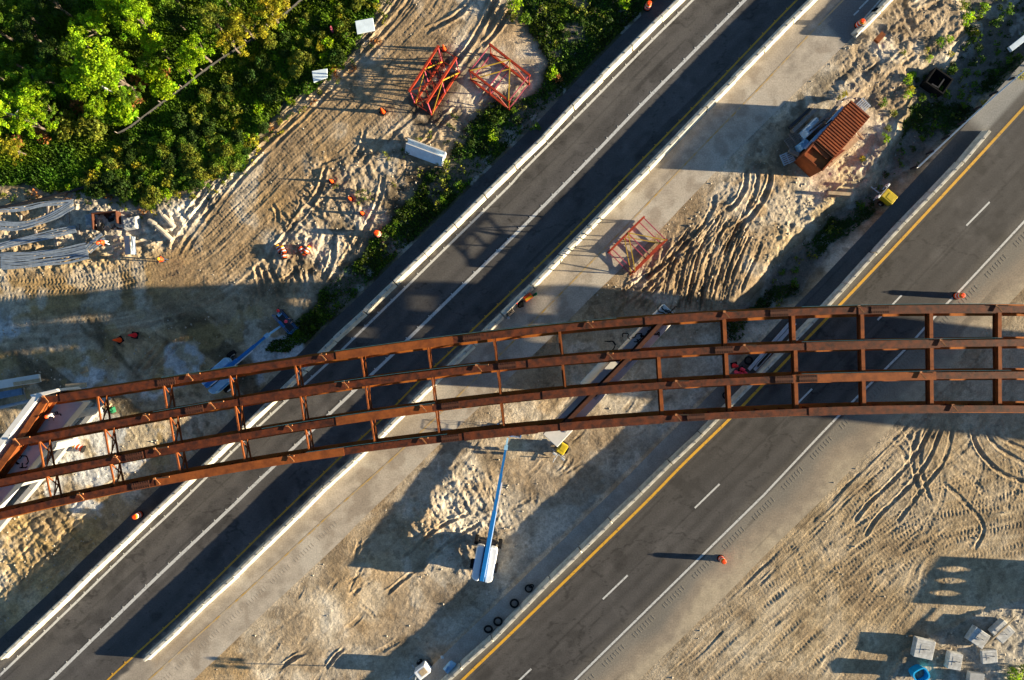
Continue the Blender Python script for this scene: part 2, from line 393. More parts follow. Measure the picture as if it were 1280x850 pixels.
Z += mb * ((ridge - 0.75) * 0.25 * .7 + fine * .8 + 0.28) + ms * (ridge2 - 0.75) * 0.10
med = sst(6, 30, -drr) * (1 - sst(95, 190, -drr))           # low strip on the median side of the right road
medn = med * sst(260, 330, PY + (PX - 640) * 0.2)
Z -= 0.36 * med * (drr < 0)
Z -= 0.10 * sst(12, 26, -dl) * (1 - sst(80, 140, -dl))
Z -= md * (0.9 - 0.25 * N1)
Z += mf * 0.1
# long furrows across the churned ground right of the truss
def streaks(cx, cy, ang, mask, amp, wl, seed, bend=0.0):
    ca, sa = math.cos(ang), math.sin(ang)
    u = (PX - cx) / S * ca + (PY - cy) / S * sa; v = -(PX - cx) / S * sa + (PY - cy) / S * ca
    v = v + bend * u * u
    s = vn(v + 300, u * 0.12 + 300, wl, seed) * 0.6 + vn(v + 300, u * 0.2 + 300, wl * 0.45, seed + 1) * 0.4
    return mask * (s - 0.5) * amp
st_c = streaks(880, 320, math.radians(108), mu * sst(270, 330, PY), 0.24, 0.36, 61, 0.01)
Z += st_c
Z += streaks(360, 340, math.radians(112), mc * sst(330, 300, PX + 0) * 0 + mc * sst(275, 320, PY), 0.24, 0.45, 63)
Z += streaks(340, 220, math.radians(134), mh * sst(190, 260, PX), 0.050, 0.30, 65)
Z += streaks(100, 365, math.radians(176), mh * (1 - sst(190, 260, PX)), 0.16, 0.40, 67)
Z += streaks(1000, 640, math.radians(136), mR, 0.020, 0.4, 69)
Z += streaks(60, 720, math.radians(136), mll, 0.16, 0.40, 71)
Z += streaks(1100, 110, math.radians(140), mr, 0.22, 0.6, 73)

TR = np.zeros_like(Z); TRM = np.zeros_like(Z)
def carve(path, width, depth, tread=0.0, berm=0.35, period=0.36, fade=True, rough=1.0):
    """press one rut with soft shoulders (and lugs) along a plan path"""
    global Z
    P = smooth_path(path, 0.3); pad = width * 1.3 + 0.2
    D = {}
    x0, x1 = P[:, 0].min() - pad, P[:, 0].max() + pad; y0, y1 = P[:, 1].min() - pad, P[:, 1].max() + pad
    i0, i1 = np.searchsorted(ax, [x0, x1]); j0, j1 = np.searchsorted(ay, [y0, y1])
    if i1 - i0 < 2 or j1 - j0 < 2: return
    bx, by = ax[i0:i1], ay[j0:j1]
    Dm = np.full((j1 - j0, i1 - i0), 99.0); Sm = np.zeros_like(Dm); Sd = np.zeros_like(Dm)
    s = 0.0; tot = 0.3 * len(P)
    for a, b in zip(P[:-1], P[1:]):
        e = b - a; L = np.hypot(*e)
        ia, ib = np.searchsorted(bx, [min(a[0], b[0]) - pad, max(a[0], b[0]) + pad])
        ja, jb = np.searchsorted(by, [min(a[1], b[1]) - pad, max(a[1], b[1]) + pad])
        gx, gy = np.meshgrid(bx[ia:ib], by[ja:jb])
        t = np.clip(((gx - a[0]) * e[0] + (gy - a[1]) * e[1]) / (L * L + 1e-9), 0, 1)
        d = np.hypot(gx - a[0] - t * e[0], gy - a[1] - t * e[1])
        sl = (slice(ja, jb), slice(ia, ib)); k = d < Dm[sl]
        Dm[sl] = np.where(k, d, Dm[sl]); Sm[sl] = np.where(k, s + t * L, Sm[sl])
        Sd[sl] = np.where(k, np.sign(e[0] * (gy - a[1]) - e[1] * (gx - a[0])), Sd[sl]); s += L
    sub = (slice(j0, j1), slice(i0, i1))
    rough = rough if (P[:, 1].mean() > -6 or P[:, 0].mean() < 8) else rough * .45
    q = 2 * np.maximum(0, Dm + (N3[sub] - .5) * .16 * rough + (N2[sub] - .5) * .22 * rough) / width
    vary = np.clip(0.10 + .5 * (1 - rough) + 0.7 * vn(X[sub], Y[sub], 2.2, 81) + 0.9 * vn(X[sub], Y[sub], .8, 83), .1, 1.6)
    prof = -depth * np.clip(1 - q ** 4, 0, 1) + depth * berm * np.exp(-((q - 1.35) / 0.28) ** 2)
    if tread: prof = prof + tread * np.clip(1 - q ** 6, 0, 1) * np.sign(np.sin(2 * PI * (Sm / period + Dm * 0.8))) * 0.5
    ends = sst(0, 0.8, Sm) * sst(0, 0.8, s - Sm) if fade else 1
    Z[sub] += prof * vary * ends
    TRM[sub] = np.maximum(TRM[sub], np.clip(1 - q, 0, 1) * ends * vary)
def ruts(px, width=0.45, depth=0.06, tread=0.0, gauge=None, **k):
    p = np.array(w2(px))
    if gauge:
        q = smooth_path(p, 0.8)
        for o in (-gauge / 2, gauge / 2): carve(offset_path(q, o), width, depth, tread, **k)
    else: carve(p, width, depth, tread, **k)

# lower right: lugged tyre tracks fanning over the sand
for pl, g, t in [
    ([(940, 850), (1005, 786), (1060, 736), (1105, 690), (1150, 664), (1215, 650), (1280, 642)], 1.9, 0.05),
    ([(955, 772), (1000, 742), (1060, 716), (1120, 688), (1200, 652), (1290, 622)], 2.0, 0.04),
    ([(1032, 855), (1072, 790), (1110, 745), (1160, 705), (1210, 684), (1290, 664)], 1.9, 0.06),
    ([(985, 855), (1045, 806), (1085, 775), (1140, 730)], None, 0.05),
    ([(870, 855), (930, 800), (990, 742), (1040, 690), (1072, 640), (1110, 596), (1140, 560), (1160, 525)], 1.7, 0.05),
    ([(830, 835), (900, 772), (960, 716), (1010, 668)], 1.9, 0.03),
    ([(1290, 690), (1230, 700), (1180, 728), (1140, 760), (1105, 800)], None, 0.05),
    ([(1060, 622), (1130, 640), (1200, 642), (1290, 632)], None, 0.04),
    ([(985, 675), (1000, 700), (1006, 725)], None, 0.08), ([(1016, 668), (1030, 690), (1036, 712)], None, 0.05),
    ([(1165, 530), (1196, 575), (1235, 605), (1290, 640)], 1.6, 0.02),
]: ruts(pl, 0.62, 0.017, t * .30, g, berm=.5)
for k in range(64):
    t = random.random(); q = random.uniform(-25, 25)
    pl = [(790 + 330 * t, 862), (880 + 300 * t + q, 775 - 10 * t), (1010 + 170 * t + q, 690 + 20 * t), (1120 + 80 * t, 630 + 45 * t + q), (1290, 560 + 110 * t + q)]
    i = random.randint(0, 2); ruts(pl[i:i + random.randint(2, 4)], random.choice([.4, .5, .6]), random.uniform(.003, .008), random.uniform(.004, .010), random.choice([None, 1.9, 1.9]), berm=.6, period=random.choice([.28, .34, .4]))
for k in range(14):
    x = random.uniform(1080, 1270); y = random.uniform(545, 640); a = random.uniform(.7, 2.6); L = random.uniform(40, 90)
    ruts([(x - L * math.cos(a), y + L * math.sin(a)), (x + 6, y + 5), (x + L * math.cos(a + .3), y - L * .6 * math.sin(a + .3))], .5, random.uniform(.008, .025), .012, None, berm=.6)
for pl, d in [([(1168, 526), (1150, 560), (1120, 596), (1085, 630), (1066, 655)], .12), ([(1180, 528), (1160, 575), (1132, 612), (1098, 645), (1080, 672)], .13),
              ([(1192, 530), (1180, 575), (1150, 615), (1120, 655)], .10), ([(1148, 535), (1140, 570), (1145, 600), (1152, 625)], .09),
              ([(1158, 530), (1150, 575), (1158, 610), (1165, 630)], .08), ([(1212, 528), (1222, 560), (1250, 590), (1285, 604)], .16),
              ([(1230, 528), (1244, 556), (1290, 585)], .13), ([(1176, 600), (1210, 632), (1230, 660), (1216, 690)], .07),
              ([(1240, 530), (1252, 548), (1290, 566)], .10)]: ruts(pl, 0.42, d * .75)
for k in range(26):   # scuffs running with the road on the dusty shoulder
    x = random.uniform(800, 1180); y = 850 - (x - 780) * 0.98 + random.uniform(25, 60); L = random.uniform(40, 120)
    ruts([(x, y), (x + L * .5, y - L * .49 + random.uniform(-4, 4)), (x + L, y - L * .98)], 0.3, random.uniform(.015, .035))
# median: curved deep ruts and furrows right of the red truss
for pl, d, w in [([(962, 205), (962, 228), (950, 256), (930, 278), (908, 292)], .22, .6), ([(934, 208), (930, 236), (918, 256), (905, 262)], .2, .55),
                 ([(948, 212), (944, 240), (932, 262)], .12, .5), ([(893, 240), (890, 262), (866, 296), (820, 336), (775, 374)], .10, .6),
                 ([(880, 300), (840, 330), (800, 368)], .09, .5), ([(905, 260), (880, 300), (868, 340), (862, 390)], .14, .4),
                 ([(915, 268), (893, 306), (882, 350), (876, 392)], .15, .4), ([(925, 280), (908, 316), (896, 356), (888, 395)], .15, .4),
                 ([(870, 290), (855, 330), (848, 388)], .12, .4), ([(940, 290), (925, 325), (912, 360), (905, 390)], .14, .45),
                 ([(955, 300), (940, 335), (925, 370)], .12, .45), ([(830, 330), (800, 352), (762, 372)], .07, .5)]: ruts(pl, w * .85, d * .75, 0.035, berm=.5)
for k in range(34):
    t = k / 33; x = 935 - 80 * t + random.uniform(-6, 6); b = random.uniform(-6, 6)
    ruts([(x + 8, 262 + 30 * t + random.uniform(-15, 15)), (x - 14 + b, 320), (x - 30 + b, 370 + random.uniform(-10, 25))], random.uniform(.2, .32), random.uniform(.03, .085), .02, berm=.5)
for k in range(16):
    t = random.random(); a = (905 - 60 * t + random.uniform(-8, 8), 262 + 40 * t); b = (770 + 40 * t + random.uniform(-10, 10), 380 + random.uniform(-25, 20))
    ruts([a, ((a[0] + b[0]) / 2 + 6, (a[1] + b[1]) / 2 + 5), b], random.uniform(.22, .4), random.uniform(.02, .055), .025, berm=.5)
# haul road: wheel paths with soft shoulders, and the grader windrow on its left edge
HC = [(590, -30), (548, 40), (476, 112), (396, 188), (318, 268), (240, 336), (130, 366), (-40, 378)]
hp = smooth_path(w2(HC), 0.8)
for o in (-3.2, -2.3, -1.2, -0.4, 0.5, 1.5, 2.4, 3.1): carve(offset_path(hp, o), 0.42, 0.012, 0.010, berm=.5, rough=.5)
for k in range(34): carve(offset_path(hp, random.uniform(-3.6, 3.8))[random.randint(0, 30):random.randint(50, 200)], random.choice([.28, .4]), random.uniform(.004, .012), random.uniform(.003, .011), berm=.6, period=random.choice([.28, .36]), rough=.5)
for o, d in ((-3.9, .07), (-4.6, .05), (3.8, .05)): carve(offset_path(hp, o), 0.5, d, 0, 0.7)
LE = [(512, -20), (468, 37), (420, 83), (370, 133), (322, 178), (275, 228), (232, 285), (212, 315)]
lp = smooth_path(w2(LE), 0.8)
for o, d in ((0, .14), (0.75, .07), (-0.7, .10), (1.3, .05)): carve(offset_path(lp, o), 0.40, d, 0, 0.8)
for pl in ([(-20, 352), (60, 358), (120, 352), (190, 340)], [(-20, 378), (60, 385), (130, 372), (180, 360)], [(10, 366), (90, 366), (170, 352)]): ruts(pl, 0.6, 0.04, 0.04, 0.9)
for pl, d in [([(408, 205), (398, 240), (372, 275), (345, 310), (335, 330)], .22), ([(418, 292), (416, 320), (405, 350)], .2), ([(460, 275), (440, 310), (418, 345), (402, 365)], .12),
              ([(372, 240), (395, 262), (415, 270)], .14), ([(350, 265), (372, 285), (400, 296)], .12), ([(480, 215), (475, 245), (460, 280), (440, 318)], .14),
              ([(335, 330), (345, 352), (352, 378)], .14), ([(318, 330), (325, 352), (330, 378)], .14), ([(365, 325), (372, 350), (370, 375)], .16),
              ([(385, 330), (388, 352), (395, 368)], .12), ([(530, 40), (570, 20), (600, -10)], .2), ([(560, 90), (585, 60), (615, 10), (622, -10)], .22),
              ([(590, 130), (625, 100)], .16), ([(600, 60), (620, 40), (640, 10)], .2), ([(520, 190), (545, 160), (575, 130)], .2)]: ruts(pl, 0.5, d * .7, 0.02, berm=0.7)
for k in range(16):
    x = random.uniform(-10, 110); y = 690 + random.uniform(-40, 70); L = random.uniform(40, 90)
    ruts([(x, y), (x + L * .45, y - L * .5), (x + L, y - L * .8)], 0.35, random.uniform(.03, .08))
for pl, d in [([(165, 470), (185, 445), (200, 430)], .1), ([(175, 470), (195, 445), (215, 425)], .1), ([(185, 475), (205, 450), (225, 430)], .1), ([(350, 835), (370, 822), (385, 815)], .12), ([(405, 840), (420, 820), (432, 812)], .12),
              ([(500, 700), (545, 662), (590, 640)], .12), ([(520, 715), (560, 678), (600, 655)], .12), ([(480, 745), (510, 720), (530, 705)], .05)]: ruts(pl, 0.4, d, 0, berm=0.8)
for k in range(40):
    x = random.uniform(230, 900); y = 850 - (x - 420) * 0.95 + random.uniform(-150, -10) ; L = random.uniform(20, 70); a = random.uniform(0.5, 1.1)
    ruts([(x, y), (x + L * math.cos(a), y - L * math.sin(a))], 0.35, random.uniform(.008, .025))
for k in range(120):
    x = random.uniform(200, 940); y = 850 - (x - 420) * 0.93 + random.uniform(-170, 25); L = random.uniform(8, 45); a = random.choice([random.uniform(.5, 1.0), random.uniform(0, 3.1)])
    ruts([(x, y), (x + L * .5 * math.cos(a) + 3, y - L * .5 * math.sin(a)), (x + L * math.cos(a), y - L * math.sin(a))], random.uniform(.25, .5), random.uniform(.006, .03), random.choice([0, .012]), berm=.8)
for k in range(60):
    x = random.uniform(300, 500); y = random.uniform(200, 385)
    if at_px(churn, x, y) < 0: continue
    L = random.uniform(12, 50); a = random.uniform(.3, 2.4); ruts([(x, y), (x + L * .5 * math.cos(a) + 5, y - L * .5 * math.sin(a)), (x + L * math.cos(a), y - L * math.sin(a))], random.uniform(.25, .45), random.uniform(.02, .07), .02, berm=.9)
for k in range(34):
    x = random.uniform(960, 1190); y = random.uniform(5, 320)
    if at_px(roughp, x, y) < 0: continue
    L = random.uniform(15, 60); a = random.uniform(.3, 1.2); ruts([(x, y), (x + L * .5 * math.cos(a) + 4, y - L * .5 * math.sin(a)), (x + L * math.cos(a), y - L * math.sin(a))], random.uniform(.35, .6), random.uniform(.03, .09), 0.02, berm=.7)
# scarp by the precast blocks
bank = line_sd([(1400, 705), (1280, 742), (1215, 765), (1160, 790), (1128, 812), (1104, 848), (1085, 900)])
Z += 0.0
Z *= 1 - np.clip(.30 * mR + .26 * mh + .12 * mu + .22 * mc, 0, .32)
# roads sit in the terrain
in_l = sst(-30, -22, dl) * (1 - sst(26, 34, doy)) * (dl > -40)
in_r = sst(-30, -22, drr) * (1 - sst(58, 66, dw)) * (drr > -40)
dtop = line_sd([(1034, 46), (1112, -2), (1180, -70)])
far = (np.abs(X) > 60) | (np.abs(Y) > 42)
rd_l = (dl > -24) & (doy < 34); rd_r = (drr > -22) & (dw < 52)
flat = np.maximum(sst(-34, -20, dl) * (1 - sst(34, 60, doy)), sst(-30, -18, drr) * (1 - sst(50, 72, dw)))
Z = Z * (1 - flat) + flat * (-0.03 + (N1 - 0.5) * 0.01)
Z = np.where(far, -0.05 + (N4 - 0.5) * 0.3 * (~(rd_l | rd_r)), Z)
Z = np.where(rd_l | rd_r, np.minimum(Z, -0.03), Z)

# albedo: soil colours, the shaded yard lightened to lift its shadow
def C(r, g, b): return np.array([r, g, b], np.float32)
def mix(A, B, m): return A * (1 - m[..., None]) + B * m[..., None]
pale, tan, yel = C(.51, .435, .335), C(.40, .30, .19), C(.48, .345, .155)
grey, dark, green = C(.29, .26, .225), C(.12, .095, .065), C(.045, .05, .02)
wht = C(.62, .58, .50)
COL = np.zeros(X.shape + (3,), np.float32) + pale
COL = mix(COL, tan, sst(.42, .68, N1) * 0.75)
COL = mix(COL, wht, sst(.56, .72, fbm(X, Y, 4, 4, 91)) * 0.55)
COL = mix(COL, C(.42, .355, .265), mR * 0.75)
COL = mix(COL, yel, mR * sst(.5, .7, N4) * 0.2)
COL = mix(COL, tan * 0.95, mh * 0.85); COL = mix(COL, yel * 0.9, mh * (1 - sst(120, 300, PX)) * 0.6)
COL = mix(COL, C(.36, .285, .20), mc * 0.6); COL = mix(COL, dark * 1.3, mc * sst(.5, .66, fbm(X, Y, 2, 4, 95)) * 0.6)
COL = mix(COL, wht * 0.95, my * 0.5); COL = mix(COL, yel, my * sst(290, 330, PY) * 0.6)
COL = mix(COL, C(.46, .38, .27), ms * 0.6); COL = mix(COL, dark * 1.8, ms * sst(.55, .7, N2) * 0.3); COL = mix(COL, C(.36, .38, .38), ms * sst(.55, .7, fbm(X, Y, 5, 3, 97)) * 0.5)  # yard soil lightened so the bridge shadow on it looks less dark
COL = mix(COL, yel * 0.95, mll * 0.5)
COL = mix(COL, C(.33, .27, .20), mr * (1 - sst(110, 160, PY)) * 0.75); COL = mix(COL, C(.52, .43, .27), mr * sst(120, 220, PY) * 0.6)
COL = mix(COL, C(.33, .245, .155), mu * 0.7)
COL = mix(COL, C(.125, .11, .09), md * 0.9); COL = mix(COL, green * 1.3, md * sst(.47, .60, fbm(X, Y, 3.5, 4, 99)) * 0.85); COL = mix(COL, wht * 0.8, md * sst(.62, .70, fbm(X, Y, 2, 4, 103)) * 0.45)
COL = mix(COL, C(.11, .10, .075), mv * 0.85); COL = mix(COL, green, mv * sst(.34, .48, fbm(X, Y, 2.5, 4, 105)) * 0.85); COL = mix(COL, wht * 0.7, mv * sst(.64, .70, fbm(X, Y, 1.2, 3, 107)) * 0.6)
COL = mix(COL, green * 0.8, mf * 0.95)
COL = mix(COL, C(.40, .37, .32), mb * 0.8)
COL = mix(COL, C(.34, .31, .27), med * (drr < 0) * sst(330, 420, PY) * 0.4)
COL = mix(COL, wht * 0.7, sst(20, 30, -drr) * (1 - sst(40, 60, -drr)) * sst(400, 500, PY) * 0.5)
COL = mix(COL, C(.20, .14, .085), np.clip(TRM, 0, 1) * .6 * np.maximum(mu, .6 * mr))
COL = mix(COL, tan * 0.72, np.clip(TRM, 0, 1) * 0.42 * (1 - mf))
big = fbm(X, Y, 9, 4, 191); med2 = fbm(X, Y, 2.6, 5, 195)
bare = (1 - mf) * (1 - mv) * (1 - md)
COL = mix(COL, C(.58, .53, .45), bare * sst(.54, .68, med2) * .55 * (1 - .65 * mR)); COL = mix(COL, C(.26, .20, .135), bare * sst(.55, .70, 1 - med2) * .55)
COL = mix(COL, C(.43, .30, .15), bare * sst(.50, .66, big) * (1 - sst(300, 560, PX)) * .6); COL = mix(COL, C(.18, .145, .10), bare * sst(.58, .68, fbm(X, Y, 1.3, 4, 199)) * (.25 + .45 * ms + .35 * mc + .3 * mr) * .8)
COL = mix(COL, C(.15, .12, .08), ms * sst(.55, .65, fbm(X + Y, Y * .5, 3, 4, 209)) * .75); COL = mix(COL, C(.60, .62, .63), ms * sst(.52, .60, fbm(X, Y, 4.5, 4, 203)) * .75); COL = mix(COL, C(.40, .30, .15), ms * sst(.55, .66, fbm(X, Y, 2.2, 4, 207)) * .6)
COL *= (0.80 + 0.4 * N2)[..., None] * (0.88 + 0.24 * N3)[..., None]
COL *= (1 - .30 * sst(.60, .70, N3) * sst(.45, .55, N2))[..., None] * (1 - .18 * sst(.6, .72, fbm(X, Y, 1.1, 4, 171)))[..., None] * (.86 + .28 * N5)[..., None]
mud = m_(poly_sd([(490, 205), (560, 208), (600, 150), (650, 140), (560, 235), (505, 290), (470, 335), (435, 345), (475, 275)]), 14, edge * 1.4)
COL = mix(COL, C(.085, .068, .045), mud * sst(.36, .60, fbm(X, Y, 1.8, 4, 181)) * .85)
mud3 = m_(poly_sd([(508, 125), (545, 62), (585, 75), (575, 110), (548, 160), (520, 155)]), 8, edge_s)
COL = mix(COL, C(.07, .055, .04), mud3 * sst(.30, .50, fbm(X, Y, 1.2, 4, 187)) * .85)
mud2 = m_(poly_sd([(940, 120), (1000, 100), (1060, 90), (1060, 130), (1000, 180), (985, 215), (940, 215)]), 14, edge)
COL = mix(COL, C(.16, .135, .10), mud2 * sst(.45, .65, fbm(X, Y, 1.4, 4, 183)) * .8)
COL = np.where((bare > .3)[..., None], .37 * (np.clip(COL, .01, 1) / .37) ** 1.28 * .94, COL)
COL = np.clip(COL, 0.01, 0.85)
outm = sst(0, 4, np.maximum(np.abs(X) - 54, np.abs(Y) - 37)) * (1 - .85 * (mf > .5) * (np.abs(X) < 200) * (np.abs(Y) < 160))
COL = mix(COL, C(.40, .34, .25), outm)

idx = np.arange(nx * ny).reshape(ny, nx)
F = np.stack([idx[:-1, :-1], idx[:-1, 1:], idx[1:, 1:], idx[1:, :-1]], -1).reshape(-1, 4)
ground = mesh_np('ground', np.stack([X, Y, Z], -1).reshape(-1, 3), F, 'ground', colors=COL.reshape(-1, 3), smooth=True)
tag(ground, kind='structure')

def zat(x, y):
    i = int(np.clip(np.searchsorted(ax, x) - 1, 0, nx - 2)); j = int(np.clip(np.searchsorted(ay, y) - 1, 0, ny - 2))
    return float(Z[j:j + 2, i:i + 2].mean())
def G(px, py, dz=0.0):
    p = W(px, py, 0); z = zat(p.x, p.y)
    if road_at(px, py): z = 0.004
    q = W(px, py, z); q.z = z + dz; return q
def road_at(px, py): return bool(at_px(rd_l | rd_r, px, py))

# ------------------------------------------------------------------ roads
def extend(pl, far=9000):
    P = np.array(pl, float)
    a = P[0] + (P[0] - P[1]) / np.linalg.norm(P[0] - P[1]) * far; b = P[-1] + (P[-1] - P[-2]) / np.linalg.norm(P[-1] - P[-2]) * far
    return np.vstack([a, P, b])
def strip(name, base, o0, o1, m, colfn, z, nc=90, step=0.16):
    """road sheet that follows a photo line, between two pixel offsets to its right"""
    P = np.array(w2(base)); P = smooth_path(P, step)
    d0 = (P[0] - P[8]); d0 /= np.linalg.norm(d0); d1 = (P[-1] - P[-9]); d1 /= np.linalg.norm(d1)
    pre = [P[0] + d0 * t for t in (900, 300, 100, 40, 15, 5)]; post = [P[-1] + d1 * t for t in (5, 15, 40, 100, 300, 900)]
    P = np.vstack([pre, P, post])
    d = np.gradient(P, axis=0); d /= np.linalg.norm(d, axis=1)[:, None]
    r = np.c_[d[:, 1], -d[:, 0]]
    u = np.linspace(o0, o1, nc) / S
    V = P[:, None, :] + r[:, None, :] * u[None, :, None]
    A, B = V[..., 0], V[..., 1]
    s = np.r_[0, np.cumsum(np.linalg.norm(np.diff(P, axis=0), axis=1))][:, None] + 0 * u[None]
    s = s - s[6]
    colr = colfn(A, B, s, u[None] * S + 0 * A)
    zz = np.full(A.shape, z)
    i = np.arange(A.size).reshape(A.shape)
    F = np.stack([i[:-1, :-1], i[1:, :-1], i[1:, 1:], i[:-1, 1:]], -1).reshape(-1, 4)
    o = mesh_np(name, np.stack([A, B, zz], -1).reshape(-1, 3), F[:, ::-1] if False else F, m, colors=colr.reshape(-1, 3), smooth=True)
    return tag(o, kind='structure')
def g1(u, c, w): return np.exp(-((u - c) / w) ** 2)
def left_col(A, B, s, u):
    n1 = fbm(A, B, 5, 4, 111); n2 = fbm(A, B, .6, 3, 117); stre = vn(u / S * 1.0 + 50, s * 0.05, 0.35, 121)
    c = np.zeros(A.shape + (3,), np.float32) + C(.078, .073, .070)
    c *= (0.62 + .45 * n1 + .30 * n2 + .30 * stre)[..., None]; c *= (1 - .30 * sst(.60, .72, fbm(A, B, 1.8, 4, 215)) + .22 * sst(.60, .72, fbm(A, B, 2.6, 4, 219)))[..., None]
    c *= (1 - .38 * (np.abs(fbm(A, B, 7, 5, 241) - .5) < .0045) * (u < 114) - .3 * (np.abs(fbm(A, B, 3, 4, 247) - .47) < .004) * (u < 114))[..., None]
    for k, w in ((21, 6), (44, 6), (69, 6), (91, 6)): c *= (1 - .16 * g1(u, k, w) * (0.6 + .8 * n1))[..., None]      # darker wheel paths
    c = mix(c, C(.105, .098, .09), g1(u, 33, 6) * .5)
    c *= (1 - .35 * (vn(u / S * 1.0 + 9, s * .03, .5, 123) > .82) * sst(.4, .6, n1))[..., None]
    c = mix(c, C(.05, .05, .052), (1 - sst(-12, -6, u)) * .5); c *= (1 - .4 * g1(u, 57.5, .8) * (n1 > .4) - .35 * g1(u, 31, .7) * (n1 < .5))[..., None]
    c = mix(c, C(.26, .22, .17), (g1(u, 5, 3) + g1(u, 110, 4)) * sst(.45, .7, n1 * .5 + n2 * .5) * .5)
    d = sst(114, 121, u + (n2 - .5) * 8)
    dust = C(.37, .315, .25) * (0.72 + .35 * n1 + .2 * n2)[..., None] * (0.8 + .35 * stre)[..., None]
    c = mix(c, dust, d * .93)
    c = mix(c, C(.47, .405, .325) * (0.75 + .4 * n2)[..., None], sst(130, 165, u + (n1 - .5) * 80 + (n2 - .5) * 25) * .9 * (s < 200))
    c = mix(c, C(.53, .48, .40), sst(.55, .72, fbm(A, B, 3.5, 4, 125)) * d * .6); c = mix(c, C(.25, .20, .15), sst(.58, .72, fbm(A, B, 1.6, 4, 129)) * d * .55)
    top = sst(96.2, 97.4, s + (n2 - .5) * 1.2 + (u - 150) * .012) * sst(138, 142, u)
    c = mix(c, C(.17, .165, .16) * (.8 + .3 * n1)[..., None], top * .95)
    bottom = sst(3.5, -1.5, s) * sst(46, 90, u)
    c = mix(c, C(.20, .18, .155) * (.6 + .8 * n2)[..., None], bottom * .8)
    return np.clip(c, .01, .8)
def right_col(A, B, s, u):
    n1 = fbm(A, B, 5, 4, 131); n2 = fbm(A, B, .6, 3, 137); stre = vn(u / S + 50, s * .05, .35, 141)
    c = np.zeros(A.shape + (3,), np.float32) + C(.062, .058, .056)
    c *= (.62 + .42 * n1 + .32 * n2 + .30 * stre)[..., None]; c *= (1 - .28 * sst(.60, .72, fbm(A, B, 1.8, 4, 225)) + .22 * sst(.60, .72, fbm(A, B, 2.6, 4, 229)))[..., None]
    c *= (1 - .38 * (np.abs(fbm(A, B, 7, 5, 251) - .5) < .0045) * (u < 118) - .3 * (np.abs(fbm(A, B, 3, 4, 257) - .47) < .004) * (u < 118))[..., None]
    for k, w in ((34, 6), (56, 6), (82, 6), (104, 6)): c *= (1 - .16 * g1(u, k, w) * (0.6 + .8 * n1))[..., None]
    c = mix(c, C(.14, .13, .115), (1 - sst(12, 18, u)) * .4)
    c = mix(c, C(.205, .185, .155) * (.85 + .3 * n1)[..., None], sst(118.5, 120, u) * .92)
    c = mix(c, C(.29, .235, .175) * (.8 + .4 * n2)[..., None], sst(130, 150, u + (n1 - .5) * 30) * .85)
    c = mix(c, C(.40, .33, .235) * (.8 + .4 * n2)[..., None], sst(148, 170, u + (n1 - .5) * 40 + (n2 - .5) * 14))
    c *= (1 - .45 * g1(u, 67.5, .9) * (n1 > .42) - .35 * g1(u, 24.5, .8))[..., None]
    c = mix(c, C(.135, .12, .10), g1(u, 112, 5) * .4); c *= (1 - .3 * (vn(u / S + 9, s * .04, .4, 143) > .84) * sst(.45, .6, n1))[..., None]
    c = mix(c, C(.36, .32, .27) * (.75 + .5 * n2)[..., None], (1 - sst(0, 4, u + (n2 - .5) * 6)) * (1 - sst(36, 46, s)) * .95)
    wide = sst(77, 78.5, s) * (1 - sst(1, 8, u))
    c = mix(c, C(.26, .255, .24) * (.85 + .3 * n1)[..., None], wide * .9)
    return np.clip(c, .01, .8)
strip('road_left', L_BAR, -20, 184, 'road', left_col, 0.0, nc=130)
RB2 = RR_BAR + [(1285, 106), (1345, 42)]
# the right carriageway is laid out from its yellow line (offsets measured from the barrier line)
strip('road_right', [(x - 13.5, y - 13.5) for x, y in RR_YEL], -20, 172, 'road', right_col, 0.002, nc=110)

def mark(name, pl, w, m, z=0.008, ticks=None, dash=None, far=True):
    mb = MB()
    def quad(a, b, wid):
        a = Vector((*a, z)); b = Vector((*b, z)); d = (b - a).normalized(); r = Vector((-d.y, d.x, 0)) * wid / 2
        mb.add([a - r, b - r, b + r, a + r], [(0, 1, 2, 3)])
    if dash:
        for p, q in dash: quad(w2([p])[0], w2([q])[0], w)
    else:
        P = smooth_path(w2(pl), 1.0)
        P = np.vstack([P[0] + (P[0] - P[3]) * 60, P, P[-1] + (P[-1] - P[-4]) * 60]) if far else P
        d = np.gradient(P, axis=0); d /= np.linalg.norm(d, axis=1)[:, None]; r = np.c_[-d[:, 1], d[:, 0]] * w / 2
        vs = []
        for p, q in zip(P, r): vs += [(p[0] - q[0], p[1] - q[1], z), (p[0] + q[0], p[1] + q[1], z)]
        mb.add(vs, [(2 * i, 2 * i + 2, 2 * i + 3, 2 * i + 1) for i in range(len(P) - 1)])
        if ticks:
            T = smooth_path(w2(pl), ticks)
            for i in range(1, len(T) - 1):
                d2 = (T[i + 1] - T[i - 1]); d2 /= np.linalg.norm(d2); n = np.array([-d2[1], d2[0]])
                a = T[i] + n * (w / 2); b = T[i] + n * (w / 2 + .12)
                mb.box(((a[0] + b[0]) / 2, (a[1] + b[1]) / 2, z + .008), (.09, .10, .02), math.atan2(d2[1], d2[0]))
    return tag(mb.build(name, m), kind='structure')
mark('edge_line', L_EDGE, .21, 'white_line', ticks=1.72)
mark('centre_line', L_MID, .28, 'white_line', ticks=1.48)
mark('yellow_line', L_YEL, .16, 'yellow_line', ticks=1.6)
mark('old_yellow_line', OLD_YEL, .15, 'old_yellow')
mark('yellow_line', RR_YEL, .25, 'yellow_line')
mark('edge_line', RR_WHITE, .20, 'white_line')
